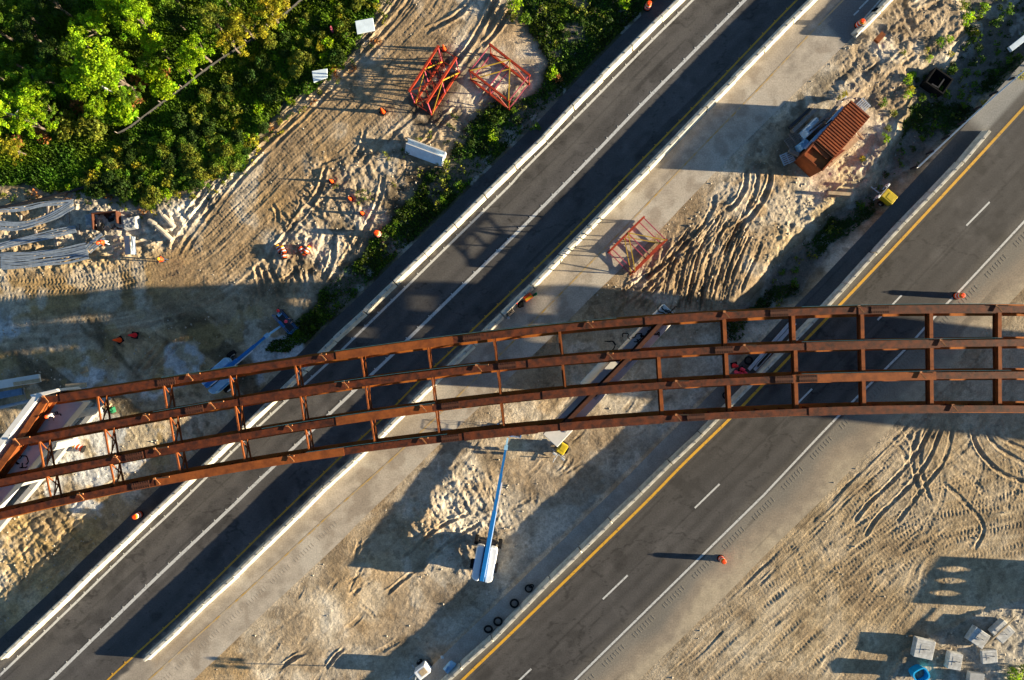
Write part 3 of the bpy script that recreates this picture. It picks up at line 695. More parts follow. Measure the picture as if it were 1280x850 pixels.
mark('lane_line', None, .17, 'white_line', dash=[((634, 865), (664, 836)), ((753.5, 749), (784.6, 719)), ((868.5, 635), (899.4, 605)), ((984, 517), (1015, 486)), ((1097, 400), (1127, 369)), ((1208, 282), (1237, 252.5)), ((1316, 168), (1346, 138)), ((520, 978), (550, 949))])
mark('lane_line', None, .14, 'white_line', dash=[((1067, 19), (1073.5, 13)), ((1074, 11), (1086, -1)), ((1075, 29), (1102, -2))])
rm = MB(); rmo = MB()
E = resample_px(RR_WHITE, 4000); dE = np.r_[0, np.cumsum(np.linalg.norm(np.diff(E, axis=0), axis=1))]
for k in range(-2, 26):
    for j in range(8):
        s = 30 + k * 52.5 + j * 4.7
        if s < 0 or s > dE[-1]: continue
        p = (np.interp(s, dE, E[:, 0]), np.interp(s, dE, E[:, 1])); c = w2([(p[0] + 8.5, p[1] + 8.5)])[0]
        rm.box((c[0], c[1], .009), (.52, .11, .009), math.radians(-45 + random.uniform(-4, 4)), taper=.75)
E = resample_px(OLD_YEL, 4000); dE = np.r_[0, np.cumsum(np.linalg.norm(np.diff(E, axis=0), axis=1))]
for k in range(0, 9):
    for j in range(8):
        s = 30 + k * 40 + j * 4.2
        p = (np.interp(s, dE, E[:, 0]), np.interp(s, dE, E[:, 1])); c = w2([(p[0] + 9, p[1] + 9)])[0]
        rmo.box((c[0], c[1], .0035), (.42, .09, .006), math.radians(-45), taper=.75)
tag(rm.build('rumble_strip', 'rumble'), kind='structure')
M['rumble_dusty'] = mat('dusty_rumble_bar', (0.30, 0.26, 0.21), 0.9, var=.3, scale=2)
tag(rmo.build('rumble_strip', 'rumble_dusty'), kind='structure')

# ------------------------------------------------------------------ concrete barriers, one thing each
def barrier_proto(L):
    mb = MB()
    prof = [(-.34, 0), (-.34, .08), (-.19, .30), (-.135, .81), (.135, .81), (.19, .30), (.34, .08), (.34, 0)]
    h = L / 2 - .04
    n = len(prof)
    vs = [(-h, y, z) for y, z in prof] + [(h, y, z) for y, z in prof]
    mb.add(vs, [tuple(range(n - 1, -1, -1)), tuple(range(n, 2 * n))] + [(i, (i + 1) % n, n + (i + 1) % n, n + i) for i in range(n)])
    o = mb.build('concrete_barrier', 'concrete', bevel=.018)
    for x in (-L * .25, L * .25):
        MB().box((x, -.02, .835), (.05, .10, .05)).build('reflector', 'dark_metal', o)
    MB().tube([(-h - .03, 0, .1), (-h - .03, 0, .7)], .02, 6).build('connector_pin', 'dark_metal', o)
    return o
BARS = []
def barrier_row(pl, label, group, seg=3.85, slide=0.0):
    P = smooth_path(w2(pl), .05); d = np.r_[0, np.cumsum(np.linalg.norm(np.diff(P, axis=0), axis=1))]
    n = max(1, int(round((d[-1] - slide) / seg))); q = (d[-1] - slide) / n
    for i in range(n):
        a = np.array([np.interp(slide + i * q, d, P[:, k]) for k in (0, 1)]); b = np.array([np.interp(slide + (i + 1) * q, d, P[:, k]) for k in (0, 1)])
        if not BARS: o = barrier_proto(seg)
        else: o = copy_tree(BARS[0])
        BARS.append(o)
        c = (a + b) / 2; e = b - a
        o.location = (c[0] + random.uniform(-.035, .035), c[1] + random.uniform(-.035, .035), .004); o.rotation_euler = (0, 0, math.atan2(e[1], e[0]) + random.uniform(-.011, .011))
        o.scale = (np.hypot(*e) / seg * .997, 1, 1)
        tag(o, label, 'concrete barrier', group)
barrier_row(L_BAR, 'white concrete barrier segment in the row between grassy verge and left carriageway', 'barriers along the grassy verge')
barrier_row(R_BAR, 'white concrete barrier segment in the row between left carriageway and sandy median', 'barriers between left carriageway and median')
barrier_row(RR_BAR, 'white concrete barrier segment in the row beside the bright yellow line of the right carriageway', 'barriers beside the bright yellow line')
barrier_row([(1066, 46), (1087, 25), (1113, -3), (1162, -52)], 'narrow pale barrier segment at the top, right of the shaded closed roadway', 'barriers at the top beside the closed roadway')

# ------------------------------------------------------------------ guard rail
def guardrail(pl, label, h=.7):
    P = smooth_path(w2(pl), 1.9)
    t = thing('guardrail', label, 'guardrail', (P[0][0], P[0][1], 0))
    o = Vector((P[0][0], P[0][1], 0))
    path = [Vector((p[0], p[1], 0)) - o for p in P]
    sec = [(-.03, h - .31), (.05, h - .24), (-.03, h - .155), (.05, h - .07), (-.03, h), (-.05, h), (.03, h - .07), (-.05, h - .155), (.03, h - .24), (-.05, h - .31)]
    MB().sweep(sec, path).build('rail', 'silver', t)
    p0 = MB().box((0, 0, h / 2 - .25), (.12, .16, h + .4)).build('post', 'dark_metal', t); p0.location = path[0] + Vector((-.1, .1, 0))
    for p in path[1:]:
        q = p0.copy(); col.objects.link(q); q.parent = t; q.location = p + Vector((-.1, .1, 0))
    return t
guardrail([(1143, 211), (1180, 176), (1232, 128), (1282, 85), (1345, 30)], 'long thin pale guardrail beside the wide concrete shoulder of the right carriageway')

# ------------------------------------------------------------------ the steel bridge
ZT, DEP = 8.2, 1.7
GP = [
 [(52, 500), (73, 498), (140, 488), (160, 486), (320, 459), (445, 440), (530, 431), (596, 424), (640, 416), (800, 400), (960, 392), (1080, 388), (1280, 386.5)],
 [(17, 554), (38, 550), (140, 531), (160, 527.5), (320, 499.5), (445, 478.6), (640, 457), (785, 445), (960, 435), (1120, 430), (1280, 428.5)],
 [(-22, 607), (0, 603.4), (160, 574), (320, 542), (445, 521), (640, 500), (785, 485.5), (960, 474.5), (1120, 470), (1280, 469)],
 [(-62, 661), (15, 639), (160, 610), (320, 582.5), (445, 561), (640, 540.5), (785, 526), (960, 517), (1120, 512.5), (1280, 511)]]
GF = []
for g in GP:
    w = np.array([W(x, y, ZT)[:2] for x, y in g]); GF.append(np.polyfit(w[:, 0], w[:, 1], 4))
XE = W(1280, 0, ZT).x
def gy(i, x):
    f = GF[i]
    if x <= XE: return float(np.polyval(f, x))
    e = x - XE; k = 0.115
    return float(np.polyval(f, XE)) - k * (e - 8 * (1 - math.exp(-e / 8)))
def gpt(i, x, z=0): return Vector((x, gy(i, x), z))
def gdir(i, x): return (gpt(i, x + .2) - gpt(i, x - .2)).normalized()
bridge = thing('steel_bridge', 'curved rusty brown steel girder bridge crossing above both carriageways', 'bridge', (0, 0, 0))
XR = XE + 62
def frame_segs(i):
    return gpt
girders = []
for i in range(4):
    x0 = W(GP[i][0][0], 0, ZT).x
    xs = np.arange(x0, XR, .6); path = [gpt(i, float(x), ZT) for x in xs]
    tw, bw = .28, .50
    sec = [(-tw, 0), (-tw, -.05), (-.012, -.05), (-.012, -DEP + .055), (.012, -DEP + .055), (.012, -.05), (tw, -.05), (tw, 0)]
    gm = MB().sweep(sec, path)
    # web stiffeners
    sb = MB()
    for x in np.arange(x0 + .5, XE + 6, 2.0):
        p = gpt(i, float(x), ZT - DEP / 2); d = gdir(i, float(x)); n = Vector((-d.y, d.x, 0))
        for sg in (1, -1): sb.beam(p + n * sg * .13, p + n * sg * .131 + d * .0001, .02, DEP - .12) if False else sb.box(p + n * sg * .15, (.025, .26, DEP - .13), math.atan2(d.y, d.x))
    o_ = len(gm.v); gm.v += sb.v; gm.f += [tuple(q + o_ for q in f) for f in sb.f]
    g = gm.build('girder', 'rust', bridge); girders.append(g)
    MB().sweep([(-bw, -DEP), (bw, -DEP), (bw, -DEP + .05), (-bw, -DEP + .05)], path).build('bottom_flange', 'fresh_rust', g)
def on(i, px): return W(px, 0, ZT).x
def splice(i, px, L=1.5, m='rust_dark'):
    x = on(i, px); p = gpt(i, x, ZT + .052); d = gdir(i, x); a = math.atan2(d.y, d.x)
    mb = MB().box(p, (L, .58, .028), a); n = Vector((-d.y, d.x, 0))
    for u in np.arange(-L / 2 + .12, L / 2, .19):
        for v in (-.23, -.14, .14, .23): mb.box(p + d * float(u) + n * v + Vector((0, 0, .026)), (.05, .05, .03), a)
    mb.build('splice_plate', m, girders[i])
def lap(i, px0, px1, m='rust'):      # thicker flange length riding on the girder
    a, b = on(i, px0), on(i, px1); xs = np.linspace(a, b, max(3, int((b - a) / .8)))
    MB().sweep([(-.34, .004), (.34, .004), (.34, .03), (-.34, .03)], [gpt(i, float(x), ZT) for x in xs]).build('flange_plate', m, girders[i])
for i, px in [(0, 208), (1, 243), (2, 168), (3, 176), (0, 590), (1, 634), (2, 563), (3, 563), (0, 974), (1, 905), (2, 980), (3, 870), (0, 1100), (2, 1010)]: splice(i, px)
for i, a, b in [(0, 75, 196), (0, 420, 566), (0, 806, 905), (0, 1073, 1245), (1, 300, 432), (1, 660, 760), (1, 1008, 1175), (2, 182, 300), (2, 420, 540), (2, 678, 800), (2, 990, 1170), (3, 195, 430), (3, 580, 672), (3, 700, 830), (3, 1011, 1190)]: lap(i, a, b, 'rust' if (i + a) % 2 else 'rust_bright' if (a % 5 == 0) else 'rust')
def bracket(i, px, flip=1, L=1.0, m='truss'):
    """overhang bracket left on the flange: two bars from one lug"""
    x = on(i, px); d = gdir(i, x); n = Vector((-d.y, d.x, 0)); p = gpt(i, x, ZT + .05) + n * .32
    mb = MB(); mb.beam(p, p + d * L + n * -.05 + Vector((0, 0, .22)), .09, .07); mb.beam(p + Vector((0, 0, .02)), p + d * .38 - n * .52 + Vector((0, 0, .12)), .09, .07)
    mb.box(p + Vector((0, 0, .05)), (.18, .16, .14), math.atan2(d.y, d.x)); mb.build('overhang_bracket', 'lug', girders[i])
M['steel_blue'] = mat('dull_blue_steel_paint', (0.10, 0.17, 0.27), .6, var=.3)
M['lug'] = mat('primed_bracket_steel', (.42, .17, .06), .7, var=.3)
for i, px, L in [(0, 56, 1.2), (0, 236, 1.1), (0, 402, .5), (0, 735, .4), (0, 905, 1.0), (0, 1073, .5), (0, 1245, .8), (1, 20, 1.4), (1, 182, .5), (1, 264, 1.2), (1, 430, .5), (1, 596, 1.0), (1, 760, .4), (1, 930, 1.0), (1, 1175, .8), (2, 145, .3), (2, 195, 1.2), (2, 360, .5), (2, 527, 1.0), (2, 845, 1.0), (2, 1150, .9), (3, 100, .5), (3, 195, 1.3), (3, 362, .5), (3, 527, .6), (3, 845, 1.0), (3, 1190, .8)]: bracket(i, px, L=L)
# lifelines strung along the north side of the girders
for i, a, b in [(0, 420, 770), (0, 1000, 1275), (0, 205, 300), (1, 420, 600), (1, 1000, 1250), (2, 330, 545), (2, 1000, 1260), (3, 385, 560), (1, 195, 265)]:
    xa, xb = on(i, a), on(i, b); pts = []
    for x in np.linspace(xa, xb, 12):
        d = gdir(i, float(x)); n = Vector((-d.y, d.x, 0)); pts.append(gpt(i, float(x), ZT + .35) + n * .42)
    MB().tube(pts, .014, 5).build('lifeline_rope', 'rope', bridge)
# cross frames: top and bottom chords with crossed diagonals
def cross_frame(i, xa, shift=None):
    d = gdir(i, xa); n = Vector((d.y, -d.x, 0))
    xb = xa + n.x * 2.75
    a, b = gpt(i, xa), gpt(i + 1, xb); mb = MB()
    u = (b - a).normalized(); a = a + u * .03; b = b - u * .03
    zt, zb = ZT - .22, ZT - DEP + .22
    for z in (zt, zb): mb.beam(a + Vector((0, 0, z)), b + Vector((0, 0, z)), .12, .12)
    c = (a + b) / 2
    if xa > on(0, 815):
        mb = MB(); zc = ZT - .75
        mb.beam(a + Vector((0, 0, zc)), b + Vector((0, 0, zc)), .02, .62)
        for q in (zc + .32, zc - .32): mb.beam(a + Vector((0, 0, q)), b + Vector((0, 0, q)), .30, .03)
        mb.build('cross_frame', 'rust_bright', bridge); return
    s = Vector((u.y, -u.x, 0)) * .09
    mb.beam(a + s + Vector((0, 0, zt)), c + s + Vector((0, 0, zb)), .075, .08); mb.beam(b + s + Vector((0, 0, zt)), c + s + Vector((0, 0, zb)), .075, .08)
    mb.beam(a - s + Vector((0, 0, zb)), b - s + Vector((0, 0, zt)), .07, .07)
    mb.build('cross_frame', 'rust_bright', bridge)
rows = [[119, 202, 285, 367, 450, 533.5, 617, 700, 907, 994, 1081, 1168, 1254.5, 1341, 1428, 1515],
        [46, 128, 210, 292, 373.5, 455.5, 539, 622, 704, 824.5, 909.5, 997, 1082, 1168.5, 1254.5, 1341, 1428, 1515],
        [55, 135, 217.5, 299, 380, 462.5, 544, 626, 827, 912.5, 997.5, 1083, 1168.5, 1254.5, 1341, 1428, 1515]]
for i, r in enumerate(rows):
    for px in r: cross_frame(i, on(i, px))
# skewed diaphragms over the pier and the abutment
def diaphragm(pts, m, w=.34, d=1.25):
    for a, b in zip(pts[:-1], pts[1:]):
        mb = MB(); A, B = Vector((*a, 0)), Vector((*b, 0)); u = (B - A).normalized(); n = Vector((-u.y, u.x, 0))
        A = A + u * .06; B = B - u * .06
        for z, ww, hh in ((ZT - .3, w, .05), (ZT - .3 - d, w, .05), (ZT - .3 - d / 2, .03, d - .05)):
            mb.beam(A + Vector((0, 0, z)), B + Vector((0, 0, z)), ww, hh)
        mb.build('diaphragm', m, bridge)
diaphragm([gpt(i, on(i, px))[:2] for i, px in ((0, 832), (1, 791), (2, 748), (3, 704))], 'rust_dark')
diaphragm([gpt(i, on(i, px))[:2] for i, px in ((0, 53), (1, 18), (2, -21), (3, -61))], 'rust_bright', w=.5)
# deck forms and rails already laid on the spans beyond the right edge of the picture
xs = np.arange(on(0, 1500), XR, .8)
deck = MB(); V0 = []
for x in xs:
    for i, o in ((0, .9), (3, -.9)):
        p = gpt(i, float(x)); d = gdir(i, float(x)); n = Vector((-d.y, d.x, 0)); V0.append(p + n * o)
for z in (ZT + .24, ZT + .05):
    deck.add([(p.x, p.y, z) for p in V0], [(2 * k, 2 * k + 1, 2 * k + 3, 2 * k + 2) for k in range(len(xs) - 1)])
deck.build('deck_form', 'concrete_grey', bridge)

# ------------------------------------------------------------------ pier under the bridge
def pier():
    za, zb = 4.9, ZT - DEP - .12
    n0, s0 = W(839, 388, zb), W(687.5, 551, zb)
    u = (s0 - n0); u.z = 0; L = u.length; u.normalize(); a = math.atan2(u.y, u.x); c = (n0 + s0) / 2
    t = thing('bridge_pier', 'white concrete pier cap set askew under the rusty girders in the median', 'pier', (c.x, c.y, 0), a)
    mb = MB(); h = L / 2; w = .82
    sec = [(-h, zb), (h, zb), (h, zb - .7), (h * .42, za - .55), (-h * .42, za - .55), (-h, zb - .7)]
    n = len(sec); vs = [(x, -w, z) for x, z in sec] + [(x, w, z) for x, z in sec]
    mb.add(vs, [tuple(range(n - 1, -1, -1)), tuple(range(n, 2 * n))] + [(i, (i + 1) % n, n + (i + 1) % n, n + i) for i in range(n)])
    mb.build('pier_cap', 'concrete_cap', t, bevel=.04)
    MB().box((0, 0, (za - .55) / 2 - .3), (4.2, 1.5, za - .55 + .6)).build('column', 'concrete_cap', t, bevel=.1)
    for f in (-.40, -.135, .135, .40):
        b = MB().box((f * L * .93, 0, zb + .03), (1.0, 1.0, .06)); b.build('bearing_seat', 'concrete_grey', t)
        MB().box((f * L * .93, 0, zb + .085), (.6, .6, .05)).build('bearing', 'black', t)
    return t, u, c, zb
pr, pu, pc, pz = pier()
def tie_down(px, py, z, label, seed, cat='chain', n=4):
    r = random.Random(seed); p = W(px, py, z); t = MB()
    for k in range(n):
        pts = []; x, y = r.uniform(-.4, .4), r.uniform(-.3, .3); a = r.uniform(0, 6.3)
        for j in range(12):
            pts.append((x, y, .06 + .05 * r.random())); a += r.uniform(-.9, .9); x += .16 * math.cos(a); y += .16 * math.sin(a)
            x = max(-.8, min(.8, x)); y = max(-.5, min(.5, y))
        t.tube(pts, .045, 6)
    o = t.build('tie_chain', 'black'); o.location = p; return tag(o, label, cat)
tie_down(790, 424, pz, 'black tangle of chain on the pier cap beside the second girder from the top', 3)
tie_down(834, 391, pz, 'black chain lying on the pointed north end of the pier cap', 4)
tie_down(812, 413, pz, 'black chain on the pier cap just below the top girder', 5)
tie_down(766, 434, pz + .0, 'thin black chain on the pier cap edge left of the second girder crossing', 6, n=2)
tie_down(27, 577, 6.2, 'black tangled straps on the grey abutment seat near the left edge', 8, 'strap')
tie_down(47, 547, 6.2, 'black tools and straps on the abutment seat beside the second girder end', 9, 'strap', 3)

# ------------------------------------------------------------------ abutment at the left end
def abutment():
    zs = ZT - DEP - .25
    t = thing('bridge_abutment', 'grey concrete abutment under the left end of the rusty bridge', 'abutment', W(40, 560, 0))
    o = t.location.copy()
    def rel(px, py, z): p = W(px, py, z); return (p.x - o.x, p.y - o.y)
    seat = [rel(66, 500, zs), rel(104, 503, zs), rel(-40, 678, zs), rel(-80, 678, zs)]
    MB().prism(seat, zs - 1.1, zs).build('seat', 'seat', t, bevel=.03)
    bw = [rel(43, 492, ZT), rel(51, 493.5, ZT), rel(-72, 655, ZT), rel(-80, 652, ZT)]
    MB().prism(bw, zs - 1.0, ZT).build('backwall', 'concrete_cap', t, bevel=.03)
    wing = [rel(37, 493.5, ZT - .006), rel(70, 486, ZT - .006), rel(74, 489, ZT - .006), rel(40, 498.5, ZT - .006)]
    MB().prism(wing, zs - 1.0, ZT - .008).build('wing_wall', 'concrete_cap', t, bevel=.03)
    for px, py in ((80, 520), (45, 563), (8, 608), (-30, 652)):
        x, y = rel(px, py, zs - 1); MB().tube([(x, y, -.6), (x, y, zs - 1.05)], .38, 12).build('pile', 'concrete_grey', t)
    MB().prism([rel(78, 541, zs), rel(88, 531, zs), rel(70, 545, zs), rel(62, 552, zs)], zs + .004, zs + .05).build('shim_plate', 'timber', t)
abutment()
# low white facing panels of the retaining wall
pan = [(134, 497), (118, 514), (105, 530), (92, 545), (78, 562), (66, 577), (52, 595), (40, 610), (27, 625), (14, 640), (0, 657), (-14, 673), (-30, 690)]
p0 = None
for a, b in zip(pan[:-1], pan[1:]):
    A, B = W(*a, .55), W(*b, .55); e = B - A; e.z = 0
    if p0 is None: p0 = MB().box((0, 0, .25), (1, .46, .75)).build('wall_panel', 'white_panel' if 'white_panel' in M else 'concrete_cap', bevel=.02); o = p0
    else: o = p0.copy(); col.objects.link(o)
    o.location = ((A.x + B.x) / 2, (A.y + B.y) / 2, .18); o.scale = (e.length - .035, 1, 1); o.rotation_euler = (0, 0, math.atan2(e.y, e.x))
    tag(o, 'low white concrete facing panel in the slanting row beside the abutment', 'wall panel', 'facing panels beside the abutment')
o = MB().beam(W(112, 500, .1), W(-20, 652, .1), 1.1, .3).build('gravel_bank', 'stone'); tag(o, kind='structure')

# ------------------------------------------------------------------ traffic drums, cones
def drum_proto():
    t = thing('traffic_drum', 'd', 'traffic drum')
    def ring(r0, z0, r1, z1, nm, m): MB().lathe([(r0, z0), (r1, z1)], 22, close=False).build(nm, m, t, smooth=True)
    MB().lathe([(.36, 0), (.36, .07), (.30, .09)], 16).build('rubber_base', 'black', t)
    MB().lathe([(.29, .06), (.285, .26), (.275, .26), (.27, .44), (.26, .44), (.255, .62), (.245, .62), (.24, .80), (.225, .80), (.22, .98), (.17, 1.02)], 22).build('drum_body', 'orange', t)
    for r, z, m in ((.286, .30, 'reflect'), (.271, .48, 'orange'), (.256, .66, 'reflect'), (.241, .84, 'amber')):
        if m != 'orange': MB().lathe([(r, z), (r - .003, z + .12)], 22, close=False).build('reflective_band', m, t)
    MB().tube([(-.10, 0, 1.01), (-.08, 0, 1.09), (.08, 0, 1.09), (.10, 0, 1.01)], .025, 6).build('handle', 'orange', t)
    return t
DR = []
def drum(px, py, label, lie=None, s=1.0, group='orange traffic drums'):
    o = drum_proto() if not DR else copy_tree(DR[0]); DR.append(o)
    o.location = G(px, py, 0.0)
    o.scale = (s, s, s); o.rotation_euler = (0, 0, random.uniform(0, 6))
    if lie is not None:
        o.rotation_euler = (0, PI / 2, lie); o.location.z += .28 * s
    tag(o, label, 'traffic drum', group); return o
drum(901, 698, 'orange traffic drum alone on the shoulder of the right carriageway, casting a long shadow')
drum(809, 10, 'orange traffic drum among weeds at the top, beside the left barrier row')
drum(473, 293, 'orange traffic drum standing at the edge of the churned sand and the verge', s=1.1)
drum(175, 643, 'orange traffic drum behind the barrier row at lower left, below the bridge')
drum(1195, 370, 'orange traffic drum on the white edge line just above the top girder')
drum(107, 561, 'striped orange and white drum lying beside the white wall panels', lie=math.radians(160))
drum(1072, 32, 'red orange drum in the shade on the closed roadway at the top')
drum(357, 318, 'orange drum tipped over in the churned sand, right one of three close together', lie=math.radians(115), s=.8)
drum(353, 316, 'orange drum tipped over in the churned sand, left one of three close together', lie=math.radians(125), s=.8)
drum(357, 324, 'orange drum tipped over in the churned sand, lowest of three close together', lie=math.radians(110), s=.75)
drum(382, 317, 'orange drum lying in the rut beside the red one, sunlit on its side', lie=math.radians(60), s=.8)
drum(376, 309, 'red drum with a white end lying in a shaded rut', lie=math.radians(300), s=.8)
CN = []
def cone(px, py, label, s=1.0, m=None):
    if not CN:
        t = thing('traffic_cone', 'c', 'traffic cone')
        MB().box((0, 0, .025), (.42, .42, .05)).build('rubber_base', 'black', t, bevel=.01)
        MB().lathe([(.16, .05), (.035, .78), (.02, .80)], 16).build('cone_body', 'orange', t, smooth=False)
        MB().lathe([(.113, .30), (.082, .46)], 16, close=False).build('reflective_band', 'reflect', t)
    o = CN[0].copy() if False else (t if not CN else copy_tree(CN[0])); CN.append(o)
    o.location = G(px, py, 0); o.rotation_euler = (0, 0, random.random() * 3); o.scale = (s, s, s)
    if m:
        for ch in o.children:
            if ch.name.startswith('cone_body'): ch.material_slots[0].link = 'OBJECT'; ch.material_slots[0].material = M[m]
    return tag(o, label, 'traffic cone', 'traffic cones')
cone(415, 227, 'orange cone beside a small green tuft at the edge of the haul road', 1.1)
cone(438, 249, 'orange cone on sand left of the round green weed patch', 1.1)
cone(453, 267, 'orange cone below the round green weed patch, long thin shadow', 1.1)
cone(479, 140, 'orange cone on the haul road below the lattice shadow', 1.4)
cone(555, 62, 'orange cone above the narrow red lattice tower piece', 1.3)
cone(537, 80, 'red cone close to the upper corner of the narrow red lattice piece', 1.2, 'red')
cone(150, 425, 'yellow orange cone lying between tracks in the shaded yard', 1.5)
cone(169, 419, 'bright red cone in the shaded yard, right of the yellow orange one', 1.5, 'red')
for k, (x, y, l) in enumerate([(919.5, 465, 'left'), (927, 461.5, 'top'), (924.5, 466.5, 'middle'), (929.5, 465.5, 'right'), (923, 471.5, 'lowest')]):
    cone(x, y, f'faded red cone in the cluster under the bridge beside the steel rails, {l} of five', 1.25, 'pink_red')
cone(917.5, 457, 'dark red cone above the cluster of five faded cones under the bridge', 1.5, 'red')

# ------------------------------------------------------------------ people
def person(px, py, z, rz, label, shirt='orange', trousers='navy', helmet='orange', lean=0.0, arms=0.6):
    p = W(px, py, z + 1.4); p.z = z
    t = thing('person', label, 'person', p, rz)
    me = bpy.data.meshes.new('body'); bm = bmesh.new(); sk = bm.verts.layers.skin.verify()
    R = {}
    def v(n, co, r):
        x, y, zz = co; x += lean * max(0, zz - .9)
        w = bm.verts.new((x, y, zz)); w[sk].radius = (r, r); R[n] = w; return w
    def e(a, b): bm.edges.new((R[a], R[b]))
    v('pel', (0, 0, .95), .145); R['pel'][sk].use_root = True
    v('wa', (0, 0, 1.1), .135); v('ch', (0, 0, 1.33), .155); v('nk', (0, 0, 1.49), .06); v('hd', (.01, 0, 1.60), .092); v('tp', (.01, 0, 1.72), .085)
    for a, b in (('pel', 'wa'), ('wa', 'ch'), ('ch', 'nk'), ('nk', 'hd'), ('hd', 'tp')): e(a, b)
    for s, q in ((1, 'l'), (-1, 'r')):
        v(q + 'hip', (0, .10 * s, .90), .10); v(q + 'kn', (.05 * s + .03, .12 * s, .5), .068); v(q + 'an', (.10 * s, .13 * s, .09), .045); v(q + 'to', (.10 * s + .17, .15 * s, .045), .042)
        v(q + 'sh', (0, .20 * s, 1.40), .068); v(q + 'el', (.14 * arms, .27 * s, 1.16), .048); v(q + 'wr', (.42 * arms, .21 * s, 1.08), .034); v(q + 'pm', (.50 * arms, .20 * s, 1.06), .036)
        e('pel', q + 'hip'); e(q + 'hip', q + 'kn'); e(q + 'kn', q + 'an'); e(q + 'an', q + 'to'); e('ch', q + 'sh'); e(q + 'sh', q + 'el'); e(q + 'el', q + 'wr'); e(q + 'wr', q + 'pm')
        for k in range(4):
            v(f'{q}f{k}', (.50 * arms + .075 - .008 * abs(k - 1), .20 * s + (k - 1.5) * .02, 1.045), .010); e(q + 'pm', f'{q}f{k}')
            v(f'{q}g{k}', (.50 * arms + .105 - .01 * abs(k - 1), .20 * s + (k - 1.5) * .021, 1.015), .008); e(f'{q}f{k}', f'{q}g{k}')
        v(q + 'th', (.50 * arms + .03, .20 * s - .055 * s, 1.05), .011); e(q + 'pm', q + 'th')
    bm.to_mesh(me); bm.free()
    b = bpy.data.objects.new('body', me); col.objects.link(b); b.parent = t
    b.modifiers.new('skin', 'SKIN'); sd = b.modifiers.new('sub', 'SUBSURF'); sd.levels = 1; sd.render_levels = 1
    bpy.context.view_layer.update()
    dg = bpy.context.evaluated_depsgraph_get(); nm = bpy.data.meshes.new_from_object(b.evaluated_get(dg))
    b.modifiers.clear(); b.data = nm; nm.name = 'body'
    nm.materials.clear()
    for m in (shirt, trousers, 'skin', 'black'): nm.materials.append(M[m])
    for f in nm.polygons:
        c = f.center; rad = abs(c.y)
        f.material_index = 3 if c.z < .13 else 1 if c.z < .98 and rad < .2 else 2 if c.z > 1.5 or (rad > .16 and c.z < 1.2 and c.x > .30 * arms) else 0
        f.use_smooth = True
    L = lean
    MB().lathe([(.155, 1.69), (.15, 1.70), (.125, 1.71), (.12, 1.76), (.09, 1.815), (.03, 1.84)], 16, c=(.01 + L * .8, 0, 0)).build('helmet', helmet, t, smooth=True)
    MB().box((.105 + L * .7, 0, 1.625), (.03, .03, .045)).box((.10 + L * .68, .035, 1.66), (.012, .025, .014)).box((.10 + L * .68, -.035, 1.66), (.012, .025, .014)).box((.10 + L * .66, 0, 1.575), (.012, .05, .012)).build('face', 'skin', t)
    MB().lathe([(.165, 1.02), (.185, 1.20), (.20, 1.36), (.13, 1.45)], 14, c=(L * .35, 0, 0), close=False).build('vest', 'orange' if shirt != 'navy' else shirt, t) if shirt == 'orange' else None
    return t

